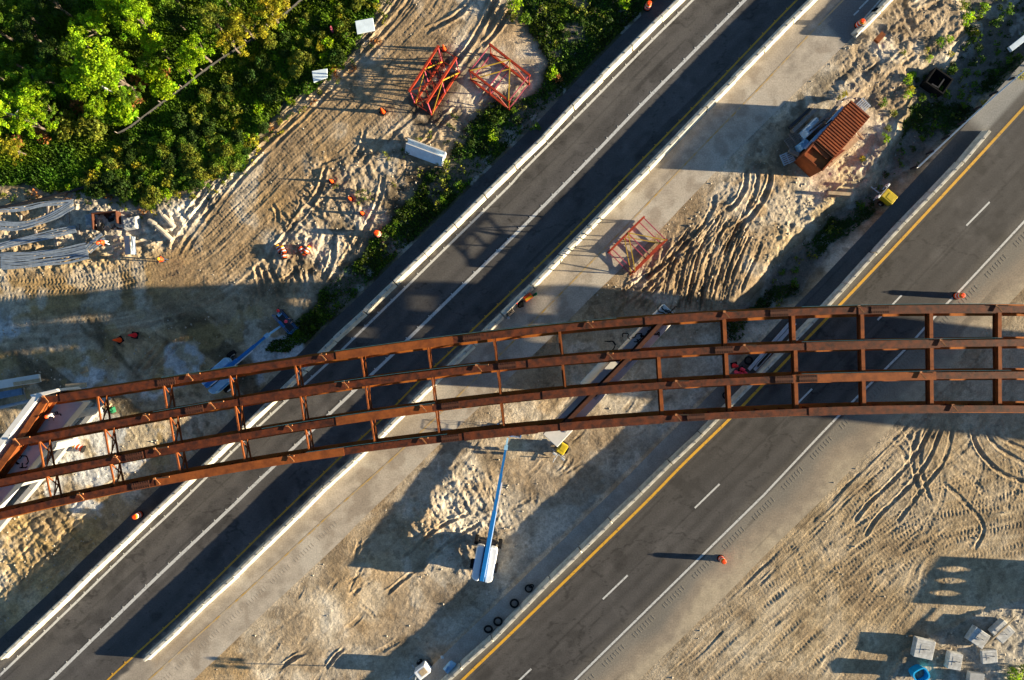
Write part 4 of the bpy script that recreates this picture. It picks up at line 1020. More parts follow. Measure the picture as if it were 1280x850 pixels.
# ------------------------------------------------------------------ boom lifts
def boom_lift(px, py, ang, label, L=11.0, z_rear=2.2, z_tip=1.1, bl=2.0, jib=1.6, hood='white_paint', bask_rot=0.0, zb=0.35):
    p = G(px, py); t = thing('boom_lift', label, 'boom lift', p, ang)
    MB().box((0, 0, .62), (2.5, 1.5, .42)).box((0, 0, .95), (1.3, 1.2, .3)).build('chassis', 'dark_metal', t, bevel=.04)
    for sx in (-1, 1):
        for sy in (-1, 1):
            q = thing('x', None, None); bpy.data.objects.remove(q)
            mx = Matrix.Translation((sx * 1.15, sy * 1.12, .46)) @ Matrix.Rotation(PI / 2, 4, 'X')
            w = MB().lathe([(.28, -.17), (.40, -.18), (.46, -.13), (.46, .13), (.40, .18), (.28, .17)], 20, mx=mx).build('wheel', 'black', t, smooth=False)
            MB().lathe([(.27, -.185), (.27, .185)], 14, mx=mx).build('rim', 'white_paint', w)
            MB().beam((sx * 1.15, 0, .5), (sx * 1.15, sy * .98, .48), .18, .18).build('axle', 'dark_metal', t)
    # hoods either side of the boom, rounded at the tail
    for sy in (-1, 1):
        poly = [(1.15, .28), (1.15, .82), (1.0, .98), (-1.75, .98), (-2.0, .86), (-2.12, .55), (-2.12, .28)]
        h = MB().prism([(x - .1, y * sy) for x, y in poly], 1.05, 1.88).build('hood', hood, t, bevel=.09)
        MB().box((-.9, .975 * sy, 1.6), (1.2, .02, .5)).build('side_panel', 'blue', h)
    MB().box((-.4, 0, 1.1), (3.2, .5, .25)).build('turntable', 'dark_metal', t, bevel=.03)
    a = Vector((-2.0, 0, z_rear)); b = Vector((L - 2.0, 0, z_tip)); d = (b - a).normalized()
    bm = MB(); bm.beam(a, a + d * (L * .52), .40, .48); main = bm.build('boom', 'blue', t, bevel=.03)
    MB().beam(a + d * (L * .5), a + d * (L * .80), .28, .38).build('boom_section', 'blue', main)
    MB().beam(a + d * (L * .78), b, .21, .30).build('boom_section', 'blue', main)
    s = Vector((0, -.22, .05)); MB().beam(a + s + d * .4, a + s + d * L * .74, .07, .12).build('hose_track', 'white_paint', main)
    MB().tube([(.9, 0, 1.25), tuple(a + d * 4.2 - Vector((0, 0, .2)))], .09, 8).build('lift_cylinder', 'silver', t)
    j = b + Vector((jib, 0, zb + .55 - z_tip if jib > 0 else 0))
    MB().beam(b, j, .16, .2).box(b, (.4, .34, .42)).build('jib', 'tarp_blue', t)
    bk = thing('basket', None, None, (0, 0, 0)); bk.parent = t; bk.location = (j.x + .25, j.y, zb); bk.rotation_euler = (0, 0, bask_rot)
    for key in ('label', 'category'):
        if key in bk: del bk[key]
    fl = MB().box((.4, 0, .05), (.85, 2.3, .1)); fl.build('platform', 'dark_metal', bk)
    r = MB()
    for z in (.55, 1.1):
        r.tube([(0, -1.15, z), (.82, -1.15, z), (.82, 1.15, z), (0, 1.15, z), (0, -1.15, z)], .022, 6)
    for x, y in ((0, -1.15), (.82, -1.15), (.82, 0), (.82, 1.15), (0, 1.15), (0, 0)): r.tube([(x, y, .05), (x, y, 1.1)], .022, 6)
    r.build('guard_rail', 'blue', bk); MB().box((.08, 0, .9), (.22, .7, .28)).build('control_box', 'blue', bk, bevel=.03)
    MB().box((.4, 1.0, .13), (.5, .3, .1)).build('tool_tray', 'tarp_blue', bk)
    return t
# (base pixel, direction of the boom)
liftA = boom_lift(608, 690, math.radians(79.5), 'blue and white boom lift standing in sunlit sand, boom reaching up to the bridge', L=12.2, z_rear=2.12, z_tip=1.05, jib=.9)
liftB = boom_lift(290, 464, math.radians(41), 'blue boom lift half hidden under the bridge at left, basket in the churned yard', L=7.1, z_rear=2.1, z_tip=1.5, jib=1.3, hood='tarp_blue', bask_rot=math.radians(1), zb=.3)
bz = .3 + .13 + G(290, 464).z
person(349, 388.5, bz, math.radians(200), 'person in a red helmet at the upper end of the dark lift basket', 'navy', 'navy', 'red', arms=.5)
person(358.5, 402, bz, math.radians(30), 'person in a red helmet at the lower end of the dark lift basket', 'navy', 'navy', 'pink_red', arms=.5)
person(126, 301, zat(*W(126, 301)[:2]), math.radians(-120), 'person in orange top and pale trousers bending at the end of the strap bundles', 'orange', 'denim', 'orange', lean=.35, arms=1.0)
person(200, 324, zat(*W(200, 324)[:2]), math.radians(170), 'person in an orange vest standing on sand beside the haul road', 'orange', 'navy', 'amber', arms=.7)
person(60.5, 518, ZT - DEP - .25, math.radians(-90), 'person in a pale shirt and dark trousers on the abutment seat by the girder end', 'denim', 'navy', 'orange', lean=.2, arms=.9)

# ------------------------------------------------------------------ red lattice tower pieces
M['truss_chord'] = mat('orange_red_chord_paint', (0.24, 0.022, 0.008), 0.55, var=0.3, scale=2.5, c2=(0.42, 0.05, 0.016))
def truss(px, py, ang, label, L=4.3, Wd=3.1, Hh=2.35, roll=0, z=0):
    t = thing('lattice_tower_section', label, 'lattice tower', G(px, py), ang)
    R = Matrix.Rotation(roll, 4, 'X')
    def f(x, y, zz):
        v = R @ Vector((x, y, zz - Hh / 2)); v.z += (Wd if roll else Hh) / 2 + .06; return v
    def put(nm, m, a, b, w=.10, h=.10, w2_=None): MB().beam(f(*a), f(*b), w, h).build(nm, m, t)
    for y in (-Wd / 2, Wd / 2):
        for zz in (.12, Hh): put('chord', 'truss_chord', (-L / 2, y, zz), (L / 2, y, zz), .18, .22)
        for x in (-L / 2 + .08, 0, L / 2 - .08): put('post', 'truss_red', (x, y, .1), (x, y, Hh), .075, .075)
        put('brace', 'truss_red', (-L / 2 + .1, y, .1), (0, y, Hh), .07, .07); put('brace', 'truss_red', (L / 2 - .1, y, .1), (0, y, Hh), .07, .07)
    if roll:
        for k in range(5):
            x = -L / 2 + .5 + k * (L - 1) / 4
            put('loose_bar', 'truss_red', (x, -Wd * .3, .3 + .25 * k), (x + random.uniform(-.7, .7), Wd * .35, Hh - .3), .08, .08)
            put('loose_bar', 'truss_red', (x - .3, -Wd * .45, Hh * .5), (x + .5, Wd * .1, .25), .07, .07)
    for zz in (.12, Hh):
        for x in (-L / 2 + .12, 0, L / 2 - .12): put('strut', 'truss_pink', (x, -Wd / 2, zz), (x, Wd / 2, zz), .085, .085)
        for s in (-1, 1): put('diagonal', 'truss_yellow', (.02, Wd / 2, zz + .1), (s * (L / 2 - .15), -Wd / 2, zz + .1), .085, .07)
    return t
truss(793, 310, math.radians(45), 'red steel lattice piece alone on the sandy median, yellow and pink bracing', 4.25, 2.9, 2.3)
truss(625, 103, math.radians(-38), 'wide red lattice piece at the top beside the weeds, pink and yellow bars', 4.7, 3.0, 2.2)
truss(545, 109, math.radians(57), 'narrow red lattice piece tipped on its side next to the wide one', 4.9, 3.1, 2.0, roll=PI / 2)

# ------------------------------------------------------------------ site container and what leans on it
def container():
    zt = 2.35; cs = [W(1065, 126, zt), W(1087.5, 146, zt), W(1027, 212.5, zt), W(1006.5, 193, zt)]
    c = sum(cs, Vector()) / 4; u = (cs[0] - cs[3]); a = math.atan2(u.y, u.x); L = u.length; wd = (cs[0] - cs[1]).length
    t = thing('shipping_container', 'rusty red brown container with corrugated roof in the sandy median', 'container', (c.x, c.y, 0), a)
    mb = MB(); n = int(L / .14)
    for s in (-1, 1):
        pts = []
        for k in range(n + 1): pts.append((-L / 2 + L * k / n, s * (wd / 2 - (.0 if (k // 2) % 2 else .04))))
        vs = [(x, y, z) for z in (-.3, zt - .1) for x, y in pts]; m = len(pts)
        mb.add(vs, [(k, k + 1, m + k + 1, m + k) for k in range(m - 1)])
    for x in (-L / 2, L / 2): mb.box((x, 0, zt / 2 - .2), (.06, wd - .02, zt + .16))
    for s in (-1, 1): mb.beam((-L / 2, s * wd / 2, zt - .06), (L / 2, s * wd / 2, zt - .06), .12, .14)
    mb.build('body', 'cont_rust', t)
    # corrugated roof sheets over the front three quarters
    x0 = -L / 2 + L * .24; mb = MB(); nn = 18; pts = []
    for k in range(nn):
        xa = x0 + (L / 2 - x0) * k / nn; q = (L / 2 - x0) / nn
        pts += [(xa, zt), (xa + q * .28, zt), (xa + q * .38, zt + .10), (xa + q * .88, zt + .10)]
    pts.append((L / 2, zt)); m = len(pts)
    vs = [(x, y, z) for y in (-wd / 2 - .02, wd / 2 + .02) for x, z in pts]
    mb.add(vs, [(k, k + 1, m + k + 1, m + k) for k in range(m - 1)]); mb.build('roof_sheet', 'cont_rust', t)
    MB().box((x0 - .75, 0, zt - .22), (1.45, wd - .16, .05)).build('lower_roof', 'rust_bright', t)
    MB().beam((x0 - .36, -wd / 2 + .3, zt - .10), (x0 - .36, wd / 2 - .1, zt - .02), .36, .05).build('loose_sheet', 'cont_rust', t)
    MB().beam((x0 - .10, -wd / 2, zt - .02), (x0 - .10, wd / 2, zt - .02), .05, .16).build('roof_beam', 'rust_dark', t)
    return t
container()
def quad_heap(name, px, label, cat, m, h, z0=None, seed=1, wrinkle=.06, n=16):
    """a draped sheet: four photo corners lifted to a height, sagging to the ground at its rim"""
    r = np.random.default_rng(seed); A, B, Cc, D = [W(*p, h if not isinstance(h, (list, tuple)) else h[i]) for i, p in enumerate(px)]
    c = (A + B + Cc + D) / 4; zg = zat(c.x, c.y); mb = MB(); vs = []
    for i in range(n + 1):
        for j in range(n + 1):
            s, t = i / n, j / n; p = A * (1 - s) * (1 - t) + B * s * (1 - t) + Cc * s * t + D * (1 - s) * t
            ed = min(s, 1 - s, t, 1 - t); drop = max(0, 1 - ed / .10) if z0 is None else 0
            z = p.z * (1 - drop) + (zg + .02) * drop + r.normal() * wrinkle * (1 - drop)
            vs.append((p.x - c.x, p.y - c.y, z - zg))
    mb.add(vs, [(i * (n + 1) + j, (i + 1) * (n + 1) + j, (i + 1) * (n + 1) + j + 1, i * (n + 1) + j + 1) for i in range(n) for j in range(n)])
    mb.add([(x * .96, y * .96, -.1) for x, y, z in (vs[0], vs[n * (n + 1)], vs[-1], vs[n])], [(0, 1, 2, 3)])
    o = mb.build(name, m, smooth=True); o.location = (c.x, c.y, zg); return tag(o, label, cat)
quad_heap('plastic_sheeting', [(1003, 163), (1023, 143), (1031, 153), (1010, 172)], 'white sheeting, tinted with blue shade, over a stack beside the rusty container', 'tarp', 'tarp_white', 1.2, seed=3)  # blue of sky-lit shade put into the colour of white sheets and board
quad_heap('plastic_sheeting', [(998, 180), (1008, 172), (1016, 178), (1003, 189)], 'small crumpled white sheet, tinted with blue shade, at the lower corner of the rusty container', 'tarp', 'tarp_blue', .9, seed=4)
def plank(name, a, b, z, w, h, m, label, cat, group=None, za=None):
    A, B = W(*a, z), W(*b, z if za is None else za); c = (A + B) / 2; zg = 0
    o = MB().beam(A - c, B - c, w, h).build(name, m, bevel=.008); o.location = c; return tag(o, label, cat, group)
k = 0
for a, b, z, w, h, m, l in [((1016, 176), (1054, 134), 1.3, .28, .12, 'tarp_blue', 'long white board, tinted with blue shade, leaning along the container side'),
    ((1006, 186), (1050, 137), .9, .2, .1, 'tarp_white', 'narrow white board beside the long shade tinted one'),
    ((1017, 160), (1036, 140), 1.35, .22, .1, 'grey_timber', 'short grey board lying across the pale sheeting'),
    ((1012, 164), (1030, 150), 1.38, .12, .08, 'dark_metal', 'dark bar lying across the pale sheeting, left one'),
    ((1018, 167), (1040, 150), 1.36, .12, .08, 'dark_metal', 'dark bar lying across the pale sheeting, right one'),
    ((990, 165), (1018, 138), .5, .35, .5, 'grey_timber', 'dark timber beam left of the pale sheeting'),
    ((986, 160), (1012, 136), .35, .25, .3, 'dark_metal', 'dark steel beam on the far left of the container heap'),
    ((1030, 150), (1050, 128), .6, .3, .4, 'grey_timber', 'dark timber piece near the upper end of the container'),
    ((1046, 128), (1064, 122), .4, .2, .3, 'grey_timber', 'grey board at the upper corner of the container'),
    ((1040, 140), (1058, 120), .5, .12, .1, 'silver', 'thin light pole at the upper end of the container'),
    ((1035, 207), (1072, 172), .1, .5, .12, 'timber', 'sun bleached plank on the ground along the lower container side'),
    ((1040, 202), (1058, 188), .2, .2, .12, 'timber', 'second plank beside the lower container side'),
    ((1072, 165), (1080, 174), .15, .2, .12, 'timber', 'short brown plank by the right container corner'),
    ((986, 188), (998, 194), .3, .35, .3, 'grey_timber', 'dark beam below the pale sheeting'),
    ((1035, 241), (1063, 243), .1, .32, .2, 'timber', 'pale plank at the foot of the sandy berm')]:
    plank('board', a, b, z, w, h, m, l, 'board')
def pallet(px, py, ang, label, m='grey_timber', z=0.0, sx=1.2, sy=1.1):
    t = thing('pallet', label, 'pallet', G(px, py, z), ang)
    for x in (-sx / 2 + .05, 0, sx / 2 - .05): MB().box((x, 0, .07), (.09, sy, .1)).build('bearer', m, t)
    for i in range(6): MB().box((0, -sy / 2 + .08 + i * (sy - .16) / 5, .135), (sx, .1, .025)).build('slat', m, t)
    return t
pallet(990, 177, .6, 'dark slatted pallet left of the pale sheeting')
pallet(995, 170, .7, 'dark pallet stood close against the pale sheeting', z=.2)
pallet(1077, 133, .75, 'grey pallet at the upper right corner of the container', 'silver')
pallet(984, 198, .4, 'pale grey pallet lying alone below the container heap', 'silver')

# ------------------------------------------------------------------ precast blocks
M['block'] = mat('stained_block_concrete', (0.34, 0.335, 0.32), 0.9, scale=2.2, bump=0.2, c2=(0.58, 0.58, 0.56), rng=(.32, .6))
BLK = []
for k, (pts, h, l) in enumerate([
    ([(1145, 797), (1168.5, 802), (1165.5, 825.5), (1145, 822.5)], 0.6, 'pale square concrete block nearest the sandy bank, left of the group'),
    ([(1188, 816), (1204.5, 819), (1200, 839), (1185, 835)], 0.6, 'pale concrete block in the middle of the group, lowest in the picture'),
    ([(1221, 784), (1239, 796), (1227, 811.5), (1209.5, 798.5)], 0.6, 'pale concrete block turned like a diamond, under one end of the plank'),
    ([(1254.7, 776), (1269, 791), (1252, 804.5), (1240.5, 788)], 0.6, 'pale concrete block at upper right with the plank across it'),
    ([(1228, 814), (1247, 812.5), (1248, 829), (1227, 829.5)], .35, 'low plain concrete block right of the middle, below the plank')]):
    P = [W(x, y, h + .2) for x, y in pts]; c = sum(P, Vector()) / 4; zg = zat(c.x, c.y); u = P[1] - P[0]; a = math.atan2(u.y, u.x)
    t = thing('concrete_block', l, 'concrete block', (c.x, c.y, zg), a, 'precast concrete blocks')
    sx = (P[1] - P[0]).length; sy = (P[2] - P[1]).length
    MB().box((0, 0, h / 2), (sx, sy, h)).build('block_body', 'block', t, bevel=.035)
    for s in (-1, 1):
        MB().tube([(s * .25 - .15, s * .05, h - .02), (s * .25 - .12, s * .05, h + .10), (s * .25 + .12, s * .05, h + .10), (s * .25 + .15, s * .05, h - .02)], .025, 6).build('lifting_loop', 'dark_metal', t)
    MB().box((0, sy * .3, h + .004), (sx * .6, .05, .014)).box((-sx * .22, 0, h + .004), (.05, sy * .5, .014)).build('form_groove', 'concrete_grey', t)
plank('plank', (1231, 808), (1270, 771), 1.10, .14, .09, 'timber', 'thin pale plank laid across two concrete blocks', 'plank')
plank('plank', (1172, 812), (1186, 806), .45, .12, .08, 'timber', 'short pale stick on the ground between two concrete blocks', 'plank')
def tub(px, py, label):
    t = thing('plastic_tub', label, 'tub', G(px, py)); t.rotation_euler = (0, 0, .5)
    def sq(r, z): return [(r * math.copysign(abs(math.cos(a)) ** .6, math.cos(a)), r * .85 * math.copysign(abs(math.sin(a)) ** .6, math.sin(a)), z) for a in np.linspace(0, 2 * PI, 28, endpoint=False)]
    mb = MB(); rings = [sq(.62, 0), sq(.70, .95), sq(.74, 1.0), sq(.60, 1.0), sq(.55, .12)]; n = 28
    mb.add([p for r in rings for p in r], [(i * n + k, i * n + (k + 1) % n, (i + 1) * n + (k + 1) % n, (i + 1) * n + k) for i in range(4) for k in range(n)] + [tuple(range(n))])
    mb.build('shell', 'bin_blue', t); MB().lathe([(.52, .5), (.3, .55), (.05, .5)], 16).build('rubble_fill', 'grey_timber', t)
tub(1144, 838, 'bright blue square tub with rubble inside beside the concrete blocks')
plank('trough', (1210, 846), (1228, 848), .5, 1.0, .5, 'concrete_grey', 'grey slab at the bottom edge between concrete blocks', 'slab')

# ------------------------------------------------------------------ tyres, bags, small machines
TY = []
def tyre(px, py, label, R=.46, tilt=0, z=0):
    if not TY:
        mb = MB(); prof = []
        for k in range(10): a = 2 * PI * k / 10; prof.append((.385 + .095 * math.cos(a), .12 + .11 * math.sin(a)))
        mb.lathe(prof + [prof[0]], 28, close=False); o = mb.build('tyre', 'black', smooth=True)
    else: o = TY[0].copy(); col.objects.link(o)
    R *= .86; TY.append(o); o.location = G(px, py, .05 + z); o.rotation_euler = (tilt, 0, 0); o.scale = (R / .48,) * 3
    return tag(o, label, 'tyre', 'tyres behind the barrier')
tyre(661, 735, 'black tyre nearest the boom lift, uppermost of the row behind the barrier')
tyre(664, 731, 'black tyre leaning on the uppermost one of the row', .3, .5, .12)
tyre(643, 753.5, 'black tyre alone in the middle of the row behind the barrier', .52)
tyre(622.5, 776, 'black tyre third down in the row behind the barrier', .52)
tyre(610.5, 785, 'black tyre lowest of the row behind the barrier', .5, .25, .05)
tyre(935, 450.5, 'black tyre under the bridge beside the red cones and steel rails', .5)
tyre(907, 494, 'black tyre in the shade under the lowest girder', .42)
quad_heap('tarp_bundle', [(553, 838), (563, 827), (571, 832), (559, 845)], 'crumpled light blue tarp bundle behind the lower barrier row', 'tarp', 'tarp_blue', .35, seed=8, n=8, wrinkle=.08)
quad_heap('paper_bag', [(550, 822), (554, 821), (555, 824), (551, 825)], 'small white paper bag on the shaded ground above the blue tarp bundle', 'bag', 'tarp_white', .2, seed=9, n=5)

def light_tower(px, py, ang, label, m, hb=.8, mast=1.5, spread=.45, sx=1.25, sy=.95):
    t = thing('light_tower', label, 'light tower', G(px, py), ang)
    MB().box((0, 0, .38 + hb / 2), (sx, sy, hb)).build('housing', m, t, bevel=.05)
    MB().box((0, 0, .34), (sx + .3, sy * .8, .1)).build('frame', 'dark_metal', t)
    MB().box((.1, 0, .385 + hb), (sx * .55, sy * .6, .03)).build('lid', 'timber' if m == 'white_paint' else m, t, bevel=.01)
    for s in (-1, 1):
        w = MB().lathe([(.14, -.09), (.28, -.1), (.31, -.05), (.31, .05), (.28, .1), (.14, .09)], 16, mx=Matrix.Translation((0, s * (sy / 2 + .16), .31)) @ Matrix.Rotation(PI / 2, 4, 'X')).build('wheel', 'black', t)
        MB().lathe([(.13, -.1), (.13, .1)], 10, mx=Matrix.Translation((0, s * (sy / 2 + .16), .31)) @ Matrix.Rotation(PI / 2, 4, 'X')).build('hub', 'silver', w)
        MB().beam((-sx / 2 - .1, s * sy / 2, .35), (-sx / 2 - .1, s * (sy / 2 + .35), .3), .07, .07).build('outrigger', 'silver', t)
    MB().tube([(-sx / 2, 0, .38), (-sx / 2 - 1.1, 0, .32)], .045, 8).build('tow_bar', 'silver', t)
    MB().tube([(-sx / 2 - .75, .1, .05), (-sx / 2 - .75, .1, .6)], .05, 8).build('jack', 'silver', t)
    b = Vector((-sx / 2 - .12, 0, .4)); MB().tube([b, b + Vector((0, 0, mast - .4))], .05, 8).build('mast', 'silver', t)
    for s in (-1, 1):
        for q in (0, .32):
            l = MB().box((b.x - .1, s * spread, mast - q), (.18, .34, .24)); l.build('flood_lamp', 'silver', t, bevel=.03)
    MB().beam((b.x, -spread - .1, mast), (b.x, spread + .1, mast), .05, .05).build('lamp_bar', 'silver', t)
    return t
light_tower(530, 832, math.radians(38), 'white light tower trailer at the bottom, beside the blue tarp bundle', 'white_paint', 1.0, 3.4)
light_tower(702, 559, math.radians(58), 'yellow light tower trailer at the south end of the pier cap', 'yellow', .62, 1.5, sx=1.0, sy=.75)
light_tower(1104, 249, math.radians(-40), 'yellow light tower trailer in the weedy strip beside the right barrier row', 'yellow', .8, 1.2, .7)
t = thing('drain_inlet', 'open black box like a tank standing in the weeds below the berm', 'tank', G(1166, 106), math.radians(-35))
MB().box((0, 0, .05), (1.9, 1.6, .1)).box((.95, 0, .5), (.12, 1.72, 1.1)).box((-.95, 0, .5), (.12, 1.72, 1.1)).box((0, .8, .5), (1.8, .12, 1.1)).box((0, -.8, .5), (1.8, .12, 1.1)).build('box_wall', 'black', t)
MB().beam((.3, -.6, .9), (.3, .5, .9), .12, .1).beam((.3, -.55, .9), (-.4, -.6, .9), .12, .1).build('inner_frame', 'dark_metal', t)

# silver rails stacked behind the right barrier row
for a, b, l in [((936, 462), (990, 401), 'left'), ((943, 462.5), (963, 440), 'short middle'), ((946, 458), (994, 404), 'right')]:
    plank('steel_rail', a, b, .25, .30, .12, 'silver', f'{l} rail of the bare steel rails lying under the bridge beside the barrier', 'steel rail', 'steel rails behind the barrier')
for a, b, l in [((1116, 276), (1134, 252), 'bright thin rail lying behind the right barrier row below the yellow light tower'), ((1112, 268), (1122, 255), 'short thin rail next to the bright one below the yellow light tower'), ((1077, 326), (1098, 300), 'thin dark rail behind the right barrier row'), ((1062, 338), (1080, 316), 'thin grey rail lowest behind the right barrier row, above the bridge')]:
    plank('steel_rail', a, b, -.15, .14, .1, 'silver', l, 'steel rail', 'steel rails behind the barrier')
plank('steel_beam', (1262, 62), (1290, 40), .2, .5, .3, 'tarp_white', 'pale blue white beam at the right edge among dark shrubs', 'beam')

# white trough by the verge, white slabs by the haul road
def trough():
    A, B = W(513, 176, .6), W(559, 193, .6); u = B - A; a = math.atan2(u.y, u.x); L = u.length; c = W(531, 190, .5)
    t = thing('steel_trough', 'long white steel trough with blue shaded side beside the churned sand', 'trough', (c.x, c.y, zat(c.x, c.y)), a)
    sec = [(.62, .0), (.62, .85), (.52, .85), (.50, .55), (.16, .55), (.14, .85), (.05, .85), (-.62, .12), (-.62, 0)]
    n = len(sec); vs = [(-L / 2, y, z) for y, z in sec] + [(L / 2, y, z) for y, z in sec]
    MB().add(vs, [tuple(range(n)), tuple(range(n, 2 * n))] + [(i, (i + 1) % n, n + (i + 1) % n, n + i) for i in range(n)]).build('trough_body', 'tarp_white', t)
    for z, y in ((.86, .57), (.86, .10)): MB().box((0, y, z), (L + .04, .1, .04)).build('rim', 'concrete_cap', t)
    for x in (L / 2 + .03,): MB().prism([(.62, .0), (.62, .9), (.45, .9), (.45, .2), (-.62, .2), (-.62, 0)], -.04, .04, mx=Matrix.Translation((x, 0, 0)) @ Matrix.Rotation(PI / 2, 4, 'Z') @ Matrix.Rotation(PI / 2, 4, 'X')).build('end_plate', 'concrete_cap', t)
trough()
for pts, l, hh in [([(444, 26.5), (466, 22), (468.5, 37.5), (446.5, 42.4)], 'larger pale panel lying at the edge of the woods and the haul road', .9), ([(390, 89), (408.7, 85.4), (409, 96.4), (392, 103)], 'smaller pale panel lying at the edge of the woods, left of the haul road', .7)]:
    P = [W(*p, hh) for p in pts]; c = sum(P, Vector()) / 4; o = MB().prism([(p.x - c.x, p.y - c.y) for p in P], -.14, 0).build('white_slab', 'tarp_white', bevel=.01); o.location = (c.x, c.y, hh)  # a plain white slab
    o.rotation_euler = (0.02, .04, 0); tag(o, l, 'panel')
    tr = MB().box((0, 0, -hh / 2 - .1), (.9, .7, hh)).build('timber_blocking', 'grey_timber', o)

# ------------------------------------------------------------------ the yard at the left edge: strap bundles, pit, bits
def straps(pts, wid, n, label, z=.28, m='strap', wob=.06):
    P = smooth_path(w2(pts), .5); c = P.mean(0); zg = zat(c[0], c[1]); mb = MB(); r = random.Random(len(pts) + n)
    for k in range(n):
        o = (k / (n - 1) - .5) * wid
        Q = offset_path(P, o); ph = r.uniform(0, 6); fan = r.uniform(-.12, .12)
        path = [Vector((q[0] - c[0], q[1] - c[1] + fan * i / len(Q) + wob * math.sin(i * .5 + ph), 0)) for i, q in enumerate(Q)]
        zz = r.uniform(0, .10)
        mb.sweep([(-.045, zz), (.045, zz), (.045, zz + .02), (-.045, zz + .02)], path)
    o = mb.build('strap_bundle', m); o.location = (c[0], c[1], zg + z); return tag(o, label, 'strap bundle', 'reinforcing strap bundles')
straps([(4, 327), (40, 325), (80, 320), (112, 313)], 1.4, 22, 'wide bundle of pale straps, lowest in the sandy yard', .32)
straps([(112, 313), (120, 306), (132, 297)], .8, 10, 'dark end of straps trailing toward the person at the pit', .26)
straps([(-12, 314), (30, 302), (70, 294), (98, 288)], .55, 10, 'narrow bundle of straps, third from the top in the yard')
straps([(-12, 280), (20, 284), (45, 280), (72, 270), (94, 257)], .7, 12, 'curved dark bundle of straps below the black pipe', .3)
straps([(-12, 262), (30, 262), (60, 256), (95, 252)], .4, 6, 'thin straight bundle of straps next to the black pipe')
for i, (x, y, l) in enumerate([(26, 275, 1.6), (60, 262, 1.5), (45, 294, 1.8), (12, 300, 1.5), (85, 272, 1.7), (98, 286, 2.0), (70, 300, 1.3)]):
    plank('timber_bearer', (x, y - 6), (x + 1, y + 7), .16 + zat(*W(x, y)[:2]), .16, .2, 'grey_timber', 'short dark timber bearer lying across the strap bundles in the yard', 'timber', 'timber bearers under the strap bundles')
o = MB().tube([W(-14, 262, .45), W(20, 256, .42), W(55, 248, .4), (W(92, 238, .35)), W(128, 226, .4)], .14, 8).build('black_pipe', 'pipe_black'); tag(o, 'thick black pipe along the top of the sandy yard, entering the trees', 'pipe')
t = thing('steel_skip', 'rusty open skip full of dark scrap at the edge of the trees', 'skip', G(136, 277), math.radians(5))
MB().box((0, .75, .3), (2.3, .08, .9)).box((-1.12, 0, .3), (.08, 1.5, .9)).box((1.12, .2, .3), (.08, 1.1, .9)).box((0, 0, -.1), (2.2, 1.5, .08)).build('skip_shell', 'rust_dark', t)
for k in range(9): MB().box((random.uniform(-.9, .9), random.uniform(-.9, .5), .15 + .05 * k), (random.uniform(.3, .8), random.uniform(.15, .5), .2), random.random() * 3).build('scrap', random.choice(['black', 'dark_metal', 'grey_timber', 'silver', 'dark_metal']), t)
quad_heap('sheet_panel', [(155, 295), (162, 294.5), (163, 318), (156.5, 318.5)], 'shaded part of a leaning sheet below the rusty skip, shade painted grey', 'panel', 'concrete_grey', [.2, .55, .5, .2], seed=12, z0=1, wrinkle=.01, n=6)  # one leaning panel in two tones; the grey part paints its shade
quad_heap('sheet_panel', [(163, 295), (169, 296), (170.5, 318), (164, 318)], 'pale mottled part of the same leaning sheet, right of the shaded part', 'panel', 'tarp_white', [.35, .3, .3, .35], seed=13, z0=1, wrinkle=.03, n=6)
quad_heap('grey_heap', [(150, 272), (172, 268), (172, 286), (152, 288)], 'soft grey heap of wet soil right of the rusty skip', 'heap', 'concrete_grey', .5, seed=14, wrinkle=.04)
quad_heap('grey_heap', [(104, 268), (118, 262), (120, 284), (106, 284)], 'pale blue grey heap left of the rusty skip', 'heap', 'concrete_grey', .45, seed=15, wrinkle=.04)
for a, b, l in [((196, 283), (215, 300), 'long pale log segment right of the pit'), ((204, 270), (218, 284), 'curved pale log segment above the long one'), ((186, 276), (196, 281), 'short log nearest the rusty skip')]:
    A, B = W(*a, .3), W(*b, .3); c = (A + B) / 2; o = MB().tube([A - c, (B - A) * .1 + Vector((0, 0, .03)), B - c], [.24, .26, .22], 10).build('log', 'stone'); o.location = c; tag(o, l, 'log', 'pale logs beside the haul road')
# forms and pipes by the abutment
plank('form_panel', (-8, 482), (50, 472.5), 1.0, .75, .25, 'concrete_cap', 'pale form panel at the left edge above the abutment', 'form panel')
plank('form_panel', (17, 480), (50, 475), 1.25, .32, .1, 'timber', 'yellowish plank on the pale form panel at the left edge', 'plank')
plank('blue_beam', (-10, 496), (29, 489), .8, .62, .45, 'steel_blue', 'thick dull blue beam at the left edge behind the abutment', 'beam')
o = MB().tube([W(-6, 511, .6), W(37, 501, .6)], .16, 10).build('steel_pipe', 'strap'); tag(o, 'blue grey pipe below the dull blue beam at the left edge', 'pipe')
plank('plank', (82, 483), (108, 481), .5, .45, .1, 'timber', 'brown plank stack on the ground above the girder end', 'plank')
plank('plank', (28, 480), (33, 500), .9, .08, .08, 'grey_timber', 'thin pole leaning between the form panel and the blue pipe', 'pole')
plank('board', (131, 510), (137, 503), .3, .5, .3, 'timber', 'tan timber block at the upper end of the white wall panels', 'block')
quad_heap('green_bag', [(134, 511), (141, 508), (143, 515), (137, 518)], 'dark green bag beside the tan timber block', 'bag', 'green', .35, seed=21, n=6)
quad_heap('cardboard', [(97, 460), (107, 457), (109, 464), (99, 468)], 'pale crumpled cardboard piece on the shaded yard above the girder', 'cardboard', 'timber', .25, seed=22, n=6)
